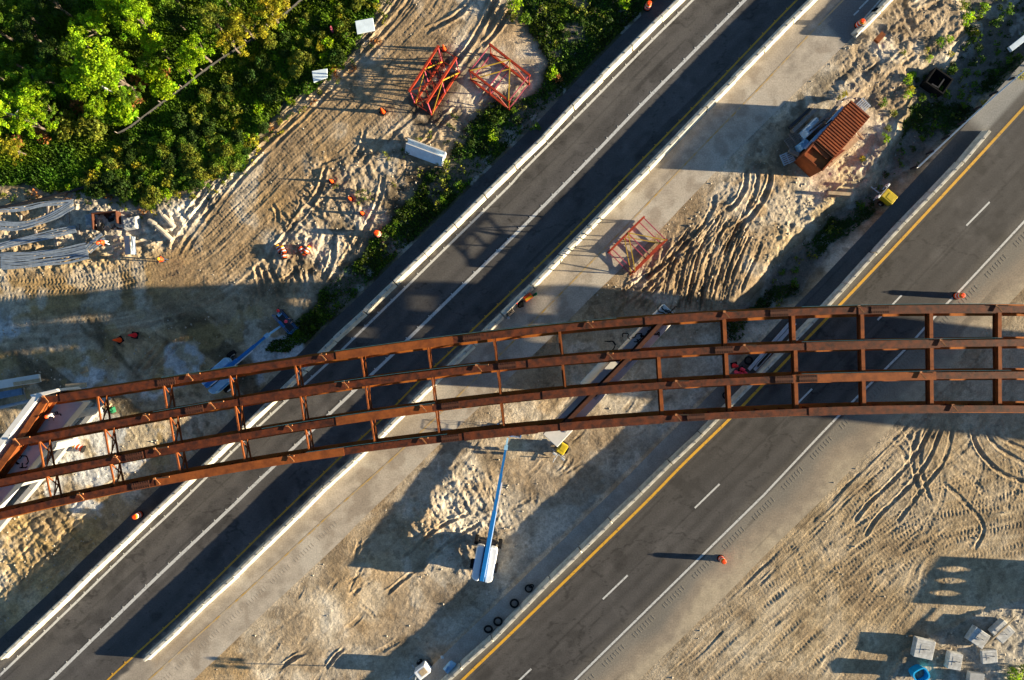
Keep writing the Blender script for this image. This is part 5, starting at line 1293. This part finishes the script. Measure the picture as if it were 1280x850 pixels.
# clutter beside the median barrier
t = thing('tool_crate', 'orange crate with yellow lid against the median barrier, above the bridge', 'crate', G(660, 372), math.radians(35))
MB().box((0, 0, .3), (.8, .5, .6)).build('crate_body', 'orange', t, bevel=.03); MB().box((0, -.1, .615), (.7, .22, .03)).build('lid', 'amber', t)
quad_heap('green_cloth', [(664, 369), (671, 364.5), (672, 368), (666, 371)], 'green and white cloth at the end of the orange crate', 'cloth', 'green', .4, seed=23, n=6)
quad_heap('black_bag', [(646, 378), (654, 374), (655, 383), (648, 385)], 'black bag beside the orange crate at the barrier', 'bag', 'black', .5, seed=24, n=8)
quad_heap('red_bag', [(643.5, 378), (648, 376), (649, 380), (645, 381)], 'small dark red bag between the black bag and the barrier', 'bag', 'red', .55, seed=25, n=5)
quad_heap('lumpy_sack', [(631, 393), (641, 384), (644, 389), (635, 397)], 'brown lumpy sack pile along the median barrier above the bridge', 'sack', 'grey_timber', .35, seed=26, n=10, wrinkle=.12)
quad_heap('white_sack', [(633, 396), (636, 394.5), (637.5, 398), (634.5, 399)], 'small white sack below the brown sack pile', 'sack', 'tarp_white', .3, seed=27, n=5)
quad_heap('pink_bag', [(411, 33), (414, 31), (415.5, 36), (412.5, 37.5)], 'small pink bag caught in the shrubs near the pale panels', 'bag', 'truss_pink', 1.0, seed=28, n=5)
# a tipped white drum lid and a barrel-like roll in the closed roadway
quad_heap('black_bag', [(1092, 10), (1098, 8), (1100, 13), (1095, 15)], 'black bundle against the pale barrier at the top', 'bag', 'black', .5, seed=29, n=6)
plank('timber_sleeper', (1095, 52), (1104, 42), .35, .5, .3, 'rust_bright', 'brown rusty sleeper in the sandy ruts at the top', 'sleeper')
plank('timber_bearer', (1130, 30), (1140, 45), .3, .22, .2, 'timber', 'pale stake lying across the sandy ruts at the top right', 'timber')

# stand-in added out of view: panel with three oval openings throws the holed shadow
def holed_panel():
    a, b = W(1383, 707), W(1346, 764); u = (b - a); L = u.length; ang = math.atan2(u.y, u.x); c = (a + b) / 2; hh = 2.3
    mb = MB(); N, K = 24, 60
    holes = [(-L * .25, 1.95), (0.0, 1.9), (L * .27, 1.85)]
    nxs, nzs = 80, 40
    keep = []
    for i in range(nxs):
        for j in range(nzs):
            x = -L / 2 + L * (i + .5) / nxs; z = hh * (j + .5) / nzs
            if any(((x - q[0]) / .36) ** 2 + ((z - q[1]) / .22) ** 2 < 1 for q in holes): continue
            keep.append((i, j))
    ks = set(keep); P = lambda i, j, y: (-L / 2 + L * i / nxs, y, hh * j / nzs)
    for i, j in keep:
        mb.add([P(i, j, -.12), P(i + 1, j, -.12), P(i + 1, j + 1, -.12), P(i, j + 1, -.12)], [(0, 1, 2, 3)])
        mb.add([P(i, j, .12), P(i + 1, j, .12), P(i + 1, j + 1, .12), P(i, j + 1, .12)], [(3, 2, 1, 0)])
        for (di, dj, e0, e1) in ((-1, 0, (i, j), (i, j + 1)), (1, 0, (i + 1, j), (i + 1, j + 1)), (0, -1, (i, j), (i + 1, j)), (0, 1, (i, j + 1), (i + 1, j + 1))):
            if (i + di, j + dj) not in ks: mb.add([P(*e0, -.12), P(*e1, -.12), P(*e1, .12), P(*e0, .12)], [(0, 1, 2, 3)])
    o = mb.build('shadow_panel', 'concrete_cap'); o.location = (c.x, c.y, zat(c.x, c.y)); o.rotation_euler = (0, 0, ang)
    tag(o, 'unseen stand-in panel beyond the right edge, its three oval openings added for the shadow', 'panel')
holed_panel()

# ------------------------------------------------------------------ vegetation
def leaf_cloud(cent, rad, per, size, rng, flat=.75, jitter=.3, clumpvar=.28, hair=0.0):
    """leaf-sized faces spread over the clumps of a crown; returns V, F, colour factors"""
    Vs, Cs = [], []
    for c, r in zip(cent, rad):
        n = int(per * (r / .5) ** 2) + 4
        d = rng.normal(size=(n, 3)); d /= np.linalg.norm(d, axis=1)[:, None]
        p = c + d * (r * rng.uniform(.45, 1.05, (n, 1))) * [1, 1, flat]
        nr = d * .6 + rng.normal(size=(n, 3)) * .6 + [0.25, 0, .55]; nr /= np.linalg.norm(nr, axis=1)[:, None]
        t = np.cross(nr, rng.normal(size=(n, 3))); t /= np.linalg.norm(t, axis=1)[:, None]; b = np.cross(nr, t)
        s = size * rng.uniform(.55, 1.35, (n, 1)); w = s * rng.uniform(.45, .8, (n, 1))
        q = np.stack([p - t * s, p - b * w, p + t * s, p + b * w], 1)
        k = (1 + rng.normal() * clumpvar) * (1 + rng.normal(size=n) * .18)
        hue = rng.normal() * .10 + rng.normal(size=n) * .05
        cc = np.stack([k * (1 + hue), k, k * (1 - hue)], 1).clip(.25, 2.2)
        Vs.append(q.reshape(-1, 3)); Cs.append(np.repeat(cc, 4, 0))
    V = np.concatenate(Vs); C_ = np.concatenate(Cs); F = np.arange(len(V)).reshape(-1, 4)
    return V, F, C_
def tree_proto(seed, R=2.6, hgt=6.0, nclump=95, per=88, size=.095):
    r = np.random.default_rng(seed)
    t = bpy.data.objects.new('tree', None); col.objects.link(t)
    base = hgt - R * 1.1
    lobes = [(r.uniform(-.55, .55, 2) * R, r.uniform(.45, .75) * R) for _ in range(5)]
    cent = []; rad = []
    while len(cent) < nclump:
        lo, lr = lobes[r.integers(5)]; d = r.normal(size=3); d /= np.linalg.norm(d); d[2] = abs(d[2]) * .9 - .25
        p = np.array([lo[0], lo[1], base + R * .35]) + d * lr * r.uniform(.5, 1.05) * np.array([1, 1, 1.05])
        cent.append(p); rad.append(r.uniform(.2, .5))
    V, F, Cc = leaf_cloud(np.array(cent), rad, per, size, r)
    mesh_np('crown', V, F, 'mid', t, Cc)
    tb = MB(); tb.tube([(0, 0, -.3), (.05, .05, hgt * .3), (.1, -.05, hgt * .55), (0, 0, hgt * .8)], [.17, .14, .10, .04], 8)
    for lo, lr in lobes: tb.tube([(.05, 0, hgt * .35), (lo[0] * .5, lo[1] * .5, hgt * .55), (lo[0], lo[1], base + R * .5)], [.09, .06, .025], 6)
    tb.build('trunk', 'bark', t, smooth=True)
    return t
def bush_proto(seed, R=.8, hgt=.9, nclump=14, per=40, size=.10, name='shrub'):
    r = np.random.default_rng(seed)
    t = bpy.data.objects.new(name, None); col.objects.link(t)
    a = r.uniform(0, 2 * PI, nclump); q = np.sqrt(r.random(nclump)) * R * .8
    cent = np.stack([q * np.cos(a), q * np.sin(a), hgt * (.25 + .6 * (1 - (q / R) ** 2) * r.uniform(.5, 1, nclump))], 1)
    V, F, Cc = leaf_cloud(cent, r.uniform(.16, .36, nclump) * (R / .8), per, size, r)
    mesh_np('foliage', V, F, 'mid', t, Cc)
    sb = MB()
    for k in range(5): sb.tube([(0, 0, -.1), tuple(cent[k] * .6), tuple(cent[k])], [.03, .02, .008], 5)
    sb.build('stem', 'bark', t)
    return t
def set_mat(o, m):
    for ch in o.children:
        if ch.name.split('.')[0] in ('crown', 'foliage', 'fronds'):
            ch.material_slots[0].link = 'OBJECT'; ch.material_slots[0].material = M[m]
protos = {'tree': [tree_proto(200 + k) for k in range(6)], 'shrub': [bush_proto(300 + k) for k in range(6)], 'big': [bush_proto(330 + k, 1.35, 1.7, 30, 42, .13) for k in range(5)], 'weed': [bush_proto(360 + k, .45, .4, 7, 40, .07) for k in range(4)]}
used = set()
def plant(kind, px, py, s, m, label, cat, group, z0=None, name=None, zc=0.0):
    """px, py: where the middle of the crown is seen; zc: its height, so that the foot stands where it grows"""
    ps = protos[kind]; i = random.randrange(len(ps)); o = ps[i]
    if (kind, i) in used: o = copy_tree(o)
    used.add((kind, i)); o.name = name or o.name
    p = W(px, py, zc); o.location = (p.x, p.y, zat(p.x, p.y) - .05); o.rotation_euler = (0, 0, random.uniform(0, 6.28)); o.scale = (s * random.uniform(.9, 1.1), s * random.uniform(.9, 1.1), s * random.uniform(.85, 1.1))
    set_mat(o, m); return tag(o, label, cat, group)
TL = {'lime': 'bright lime green leafy tree in the dense wood at top left', 'mid': 'mid green leafy tree in the dense wood at top left', 'deep': 'dark green tree in the dense wood at top left', 'gold': 'yellow green tree in the dense wood at top left', 'olive': 'olive green tree in the dense wood at top left'}
for px, py, s, m in [
    (118, 62, 1.25, 'lime'), (92, 100, .95, 'lime'), (140, 95, 1.0, 'lime'), (100, 30, .9, 'lime'), (165, 22, 1.05, 'lime'), (190, 45, .7, 'lime'), (60, 62, .7, 'deep'), (30, 42, .75, 'deep'),
    (22, 108, .95, 'lime'), (5, 70, .8, 'mid'), (48, 95, .75, 'mid'), (30, 150, .85, 'lime'), (-8, 135, .9, 'lime'), (55, 130, .6, 'mid'), (75, 60, .6, 'mid'), (-20, 30, .9, 'mid'), (15, 5, .9, 'mid'), (60, -5, .9, 'deep'),
    (245, 58, .95, 'lime'), (262, 22, .85, 'olive'), (230, 82, .55, 'lime'), (282, 50, .75, 'gold'), (300, 25, .9, 'gold'), (215, 20, .7, 'deep'), (330, 8, .9, 'gold'), (130, -12, 1.0, 'lime'), (205, -15, .9, 'mid'), (270, -20, .9, 'mid'), (345, -20, .8, 'lime'),
    (160, 118, .5, 'mid'), (200, 62, .45, 'deep'), (12, 185, .5, 'gold'), (178, 78, .5, 'mid'), (120, 130, .5, 'lime'), (-35, 80, 1.0, 'mid'), (-40, -20, 1.0, 'deep')]:
    plant('tree', px + random.uniform(-3, 3), py + random.uniform(-3, 3), s * .88, m, TL[m], 'tree', f'{m} trees in the wood', zc=4.2 * s, name='broadleaf_tree')
def scatter(n, sd, lo, hi, kinds, label, cat, group, dens=None, name=None, box=(-20, -20, 1300, 870), minpx=10, zc=.3):
    k = 0; tries = 0; pts = []
    while k < n and tries < n * 300:
        tries += 1; x, y = random.uniform(box[0], box[2]), random.uniform(box[1], box[3]); v = at_px(sd, x, y)
        if v < lo or v > hi or road_at(x, y) or road_at(x + 6, y + 4): continue
        if dens is not None and not dens(x, y): continue
        if any((x - a) ** 2 + (y - b) ** 2 < minpx ** 2 for a, b in pts): continue
        kind, s, m = kinds[random.randrange(len(kinds))]; pts.append((x, y)); k += 1
        plant(kind, x, y, s * random.uniform(.7, 1.25), m, label[m] if isinstance(label, dict) else label, cat, group + ('' if not isinstance(label, dict) else ' ' + m), zc=zc, name=name)
def lab(s): return {'lime': f'bright green {s}', 'mid': f'green {s}', 'deep': f'dark green {s}', 'gold': f'yellowing {s}', 'olive': f'olive green {s}', 'brown': f'rusty brown dead {s}', 'weed': f'pale green {s}'}
# brown bracken and shrubs at the foot of the wood
KEEP = [(457, 32, 20), (400, 94, 18), (413, 34, 7)]
clear = lambda x, y: all((x - a) ** 2 + (y - b) ** 2 > r * r for a, b, r in KEEP)
below = lambda x, y: y > 160 - .78 * (x - 165) + 13 and y > 172 and clear(x, y)
for x, y, m in [(95, 128, 'brown'), (105, 140, 'brown'), (112, 150, 'brown'), (60, 150, 'brown'), (45, 165, 'brown'), (55, 172, 'brown'), (172, 95, 'brown'), (178, 105, 'brown'), (168, 118, 'brown'), (205, 95, 'brown'), (200, 105, 'gold'), (160, 122, 'gold'), (150, 132, 'gold'), (142, 130, 'gold'), (168, 130, 'brown'), (155, 142, 'lime'), (196, 90, 'lime'), (205, 112, 'lime'), (85, 158, 'olive'), (118, 160, 'olive'), (20, 178, 'brown'), (5, 178, 'gold'), (135, 115, 'mid'), (125, 145, 'mid')]:
    plant('big' if m in ('lime', 'olive', 'mid') else 'shrub', x, y, random.uniform(.9, 1.2), m, lab('shrub at the foot of the tall trees, above the grey fence line')[m], 'shrub', f'shrubs above the fence line {m}', name='woodland_shrub', zc=.5)
scatter(150, forest, 3, 200, [('shrub', .8, 'deep'), ('big', .55, 'olive'), ('shrub', .8, 'mid'), ('shrub', .8, 'gold'), ('big', .55, 'deep'), ('big', .5, 'mid'), ('shrub', .8, 'olive'), ('shrub', .7, 'lime'), ('shrub', .7, 'olive')], lab('shrub between the grey fence line and the haul road'), 'shrub', 'shrubs below the fence line', dens=below, name='woodland_shrub', minpx=9.5, box=(-20, 150, 320, 262))
scatter(115, forest, 4, 200, [('shrub', .8, 'lime'), ('big', .5, 'olive'), ('shrub', .8, 'mid'), ('shrub', .7, 'gold'), ('big', .5, 'deep'), ('shrub', .8, 'olive'), ('shrub', .6, 'deep')], lab('shrub in the strip of scrub beside the top of the haul road'), 'shrub', 'shrubs beside the haul road', dens=lambda x, y: y > 175 - .83 * (x - 180) + 4 and x > 225 and clear(x, y), name='roadside_shrub', minpx=9.5, box=(225, -10, 480, 225))
scatter(100, verge, 8, 200, [('shrub', .6, 'deep'), ('weed', 1.2, 'deep'), ('shrub', .5, 'mid'), ('weed', 1.3, 'olive'), ('shrub', .6, 'deep'), ('weed', 1.2, 'deep')], lab('weed clump on the verge beside the left barrier row'), 'weed', 'weeds on the left verge', name='weed_clump', minpx=10, box=(330, -15, 830, 430))
for x, y, s, m in [(690, 92, .9, 'lime'), (697, 98, .7, 'brown'), (668, 160, .8, 'mid'), (617, 170, .8, 'lime'), (625, 150, .7, 'mid'), (645, 10, 1.1, 'lime'), (655, 25, .9, 'mid'), (640, 22, .8, 'olive'), (780, 3, 1.0, 'lime'), (575, 232, .7, 'mid'), (555, 250, .7, 'mid')]:
    plant('shrub', x, y, s, m, lab('leafy bush standing out on the dark verge at the top')[m], 'bush', f'bushes on the verge {m}', name='leafy_bush')
scatter(90, ditch, 8, 260, [('shrub', .55, 'deep'), ('weed', 1.1, 'mid'), ('shrub', .6, 'mid'), ('weed', 1.0, 'deep'), ('weed', 1.2, 'olive')], lab('scrub clump in the low strip left of the guardrail'), 'scrub', 'scrub in the low strip', name='scrub_clump', minpx=10, box=(930, -15, 1300, 420), dens=lambda x, y: (y < 200 or random.random() < .35))
for x, y, s, m in [(1215, 20, 1.0, 'lime'), (1235, 8, 1.1, 'lime'), (1255, 22, .9, 'mid'), (1225, 38, .7, 'gold'), (1205, 5, .8, 'olive'), (1270, 6, 1.0, 'mid'), (1138, 98, .8, 'lime'), (1146, 90, .6, 'lime'), (1136, 118, .6, 'lime'), (1176, 52, .7, 'mid'), (1188, 48, .6, 'lime'), (1193, 64, .5, 'gold'), (1165, 72, .5, 'lime'), (1108, 172, .7, 'lime'), (1112, 160, .5, 'olive'), (1105, 128, .6, 'mid'), (1080, 198, .5, 'gold'), (1120, 140, .6, 'olive'), (1140, 112, .7, 'gold'), (1276, 95, .7, 'gold'), (1232, 128, .6, 'gold'), (1055, 118, .5, 'gold'), (1200, 82, .6, 'mid'), (1048, 122, .4, 'olive'), (1160, 62, .5, 'gold'), (1128, 66, .5, 'olive')]:
    plant('shrub', x, y, s, m, lab('small bush on the sandy berm near the top right')[m], 'bush', f'bushes on the berm {m}', name='small_bush')
for x, y, s, m, l in [(1262, 842, 1.0, 'lime', 'bright green bush at the bottom right corner by the blocks'), (1274, 832, .9, 'mid', 'second green bush at the right edge of the bottom corner'), (1278, 850, 1.0, 'lime', 'green bush cut by the bottom right corner of the picture')]: plant('shrub', x, y, s, m, l, 'bush', None, name='corner_bush')
for x, y, s in [(452, 240, 1.1), (460, 246, 1.0), (448, 250, .9), (419, 233, .7), (420, 231, .5)]:
    plant('weed', x, y, s * 1.2, 'weed', 'pale green weed tuft among the cones on churned sand', 'weed', 'weed tufts among the cones', name='weed_tuft')
scatter(18, churn, 5, 100, [('weed', 1, 'olive'), ('weed', 1.2, 'deep')], lab('low dry tuft on churned ground near the lattice pieces'), 'tuft', 'dry tufts near the lattice', name='dry_tuft', box=(480, 40, 680, 240))
for ps in protos.values():       # prototypes that were never placed
    for o in ps:
        if 'label' not in o:
            for ch in list(o.children): bpy.data.objects.remove(ch)
            bpy.data.objects.remove(o)

scatter(60, forest, -14, 3, [('weed', 1.0, 'olive'), ('weed', 1.2, 'brown'), ('weed', .9, 'gold'), ('weed', 1.1, 'deep'), ('shrub', .4, 'olive')], lab('small ragged clump at the bare edge of the woods'), 'scrub', 'clumps at the edge of the woods', name='edge_scrub', minpx=8, box=(-10, -10, 500, 275), dens=clear)
# ground cover: countless small leaves and grass blades
def cover(name, sd, lo, n, size, hgt, m, box, gate=None, seed=5):
    r = np.random.default_rng(seed); x = r.uniform(box[0], box[2], n * 3); y = r.uniform(box[1], box[3], n * 3)
    i = np.searchsorted(ax, (x - 640) / S).clip(0, nx - 1); j = np.searchsorted(ay, (425 - y) / S).clip(0, ny - 1)
    k = (sd[j, i] + edge[j, i] > lo) & ~(rd_l[j, i] | rd_r[j, i])
    if gate is not None: k &= gate[j, i] > r.random(len(x))
    x, y, i, j = [v[k][:n] for v in (x, y, i, j)]; n = len(x)
    c = np.stack([(x - 640) / S, (425 - y) / S, Z[j, i]], 1)
    a = r.uniform(0, 2 * PI, n); d = np.stack([np.cos(a), np.sin(a), np.zeros(n)], 1); e = np.stack([-np.sin(a), np.cos(a), np.zeros(n)], 1)
    s = size * r.uniform(.5, 1.5, (n, 1)); h = hgt * r.uniform(.3, 1.3, (n, 1)); upv = np.array([0, 0, 1.0])
    V = np.stack([c - d * s * .5, c + e * s * .1 + upv * h * .6 + d * 0, c + d * s * .9 + upv * h, c + d * s * .2 - e * s * .5 + upv * h * .4], 1).reshape(-1, 3)
    b = (.5 + vn(c[:, 0], c[:, 1], 1.3, 151)) * (1 + r.normal(size=n) * .2); hu = (vn(c[:, 0], c[:, 1], 2.0, 153) - .5) * .6
    Cc = np.repeat(np.stack([b * (1 + hu), b, b * (1 - hu)], 1).clip(.15, 2.2), 4, 0)
    return tag(mesh_np(name, V, np.arange(len(V)).reshape(-1, 4), m, colors=Cc), kind='stuff')
gn = sst(.33, .48, fbm(X, Y, 2.5, 4, 105))
cover('undergrowth', forest, 2, 90000, .17, .30, 'mid', (-20, -20, 500, 262), seed=6)
cover('verge_grass', verge, 2, 85000, .14, .16, 'deep', (320, -20, 900, 440), np.clip(gn * .85 + .15, 0, 1), 7)
cover('ditch_grass', ditch, 6, 42000, .15, .18, 'deep', (890, -20, 1300, 440), sst(.47, .60, fbm(X, Y, 3.5, 4, 99)), 8)
cover('verge_tufts', verge, 4, 26000, .15, .20, 'mid', (320, -20, 900, 440), np.clip(gn, 0, 1), 17)
# clods and stones over the bare ground
def clods(n, seed=9):
    r = np.random.default_rng(seed); x = r.uniform(-10, 1290, n * 2); y = r.uniform(-10, 860, n * 2)
    i = np.searchsorted(ax, (x - 640) / S).clip(0, nx - 1); j = np.searchsorted(ay, (425 - y) / S).clip(0, ny - 1)
    rough = np.clip(mc + my + mr + ml + .6 * mu + mb + .5 * mll + .4 * ms + .05, 0, 1)[j, i]
    k = ~(rd_l | rd_r)[j, i] & (forest[j, i] < -4) & (rough * (.3 + fbm(X, Y, 2, 3, 161)[j, i]) > r.random(len(x)) * .9)
    x, y, i, j = [v[k][:n] for v in (x, y, i, j)]; n = len(x)
    octa = np.array([(1, 0, 0), (0, 1, 0), (-1, 0, 0), (0, -1, 0), (.1, .1, .8), (0, 0, -.6)])
    tri = np.array([(0, 1, 4), (1, 2, 4), (2, 3, 4), (3, 0, 4), (1, 0, 5), (2, 1, 5), (3, 2, 5), (0, 3, 5)])
    s = (.03 + .10 * r.random(n) ** 4)[:, None, None]
    P = octa[None] * s * r.uniform(.6, 1.4, (n, 6, 3)); a = r.uniform(0, 6.28, n); c_, s_ = np.cos(a)[:, None], np.sin(a)[:, None]
    V = np.stack([P[..., 0] * c_ - P[..., 1] * s_ + ((x - 640) / S)[:, None], P[..., 0] * s_ + P[..., 1] * c_ + ((425 - y) / S)[:, None], P[..., 2] + Z[j, i][:, None]], -1).reshape(-1, 3)
    F = (tri[None] + (np.arange(n) * 6)[:, None, None]).reshape(-1, 3)
    return tag(mesh_np('clods', V, F, 'stone'), kind='stuff')
clods(14000)
# silt fence at the foot of the wood
t = thing('silt_fence', 'thin grey silt fence running along the foot of the wood', 'fence', (0, 0, 0))
fp = [Vector(G(x, y)) for x, y in [(150, 168), (165, 160), (185, 145), (205, 130), (232, 110), (260, 88), (290, 68), (320, 49), (357, 20), (385, -4), (420, -30)]]
P = smooth_path([(p.x, p.y) for p in fp], .6); path = [Vector((p[0], p[1], zat(*p) + .42)) for p in P]
MB().sweep([(-.012, -.5), (.012, -.5), (.04, .05), (.0, .09), (-.04, .05)], path).build('fence_cloth', 'fence_grey', t)
q0 = MB().box((0, 0, 0), (.06, .06, .9)).build('stake', 'grey_timber', t); q0.location = path[0]
for p in path[4::4]:
    q = q0.copy(); col.objects.link(q); q.parent = t; q.location = p + Vector((0, .06, .02))
for a, b, l in [((115, 98), (133, 113), 'bare pale dead branch below the big lime tree'), ((0, 138), (36, 150), 'bare grey dead branch at the left edge of the wood')]:
    A, B = W(*a, 3.6), W(*b, 3.2); c = (A + B) / 2; mb = MB().tube([A - c, (B - A) * .1, B - c], [.05, .07, .03], 6).tube([(0, 0, 0), (.5, .45, .2)], [.05, .02], 6).tube([(B - A) * .25, (B - A) * .25 + Vector((.4, -.35, .1))], [.04, .015], 6)
    mb.tube([Vector((0, 0, 0)), Vector((.05, .05, -3.4))], [.06, .09], 6)
    o = mb.build('dead_tree', 'concrete_grey'); o.location = c; tag(o, l, 'dead tree')

# ------------------------------------------------------------------ light, sky, camera
EL = math.radians(9.2); AZ = math.atan2(-.054, 1.0)
sd = Vector((math.cos(EL) * math.cos(AZ), math.cos(EL) * math.sin(AZ), math.sin(EL)))
sun = bpy.data.lights.new('sun', 'SUN'); sun.energy = 5.0; sun.angle = math.radians(0.5); sun.color = (1.0, .84, .58)
so = bpy.data.objects.new('sun', sun); so.rotation_euler = (-sd).to_track_quat('-Z', 'Y').to_euler(); col.objects.link(so); so.location = sd * 200
sc = bpy.context.scene
w = bpy.data.worlds.new('World'); sc.world = w; w.use_nodes = True
nt = w.node_tree; bg = nt.nodes['Background']; sky = nt.nodes.new('ShaderNodeTexSky')
sky.sky_type = 'NISHITA'; sky.sun_disc = False; sky.sun_elevation = EL; sky.sun_rotation = math.radians(90) - AZ; sky.air_density = 1.0; sky.dust_density = .3; sky.ozone_density = 3.2
nt.links.new(sky.outputs[0], bg.inputs['Color']); bg.inputs['Strength'].default_value = 0.05
cam = bpy.data.cameras.new('camera'); co = bpy.data.objects.new('camera', cam); col.objects.link(co); co.location = (0, 0, H)
cam.sensor_width = 36; cam.lens = 18 / ((640 / S) / H); cam.clip_end = 6000; cam.clip_start = .5; sc.camera = co
# 1024 x 680 is a hair taller than the photograph's 1280 x 850 ratio needs: identical ratio, no shift
sc.view_settings.view_transform = 'Standard'; sc.view_settings.look = 'None'; sc.view_settings.gamma = 1; sc.view_settings.exposure = 1.92
sc.view_settings.use_curve_mapping = False
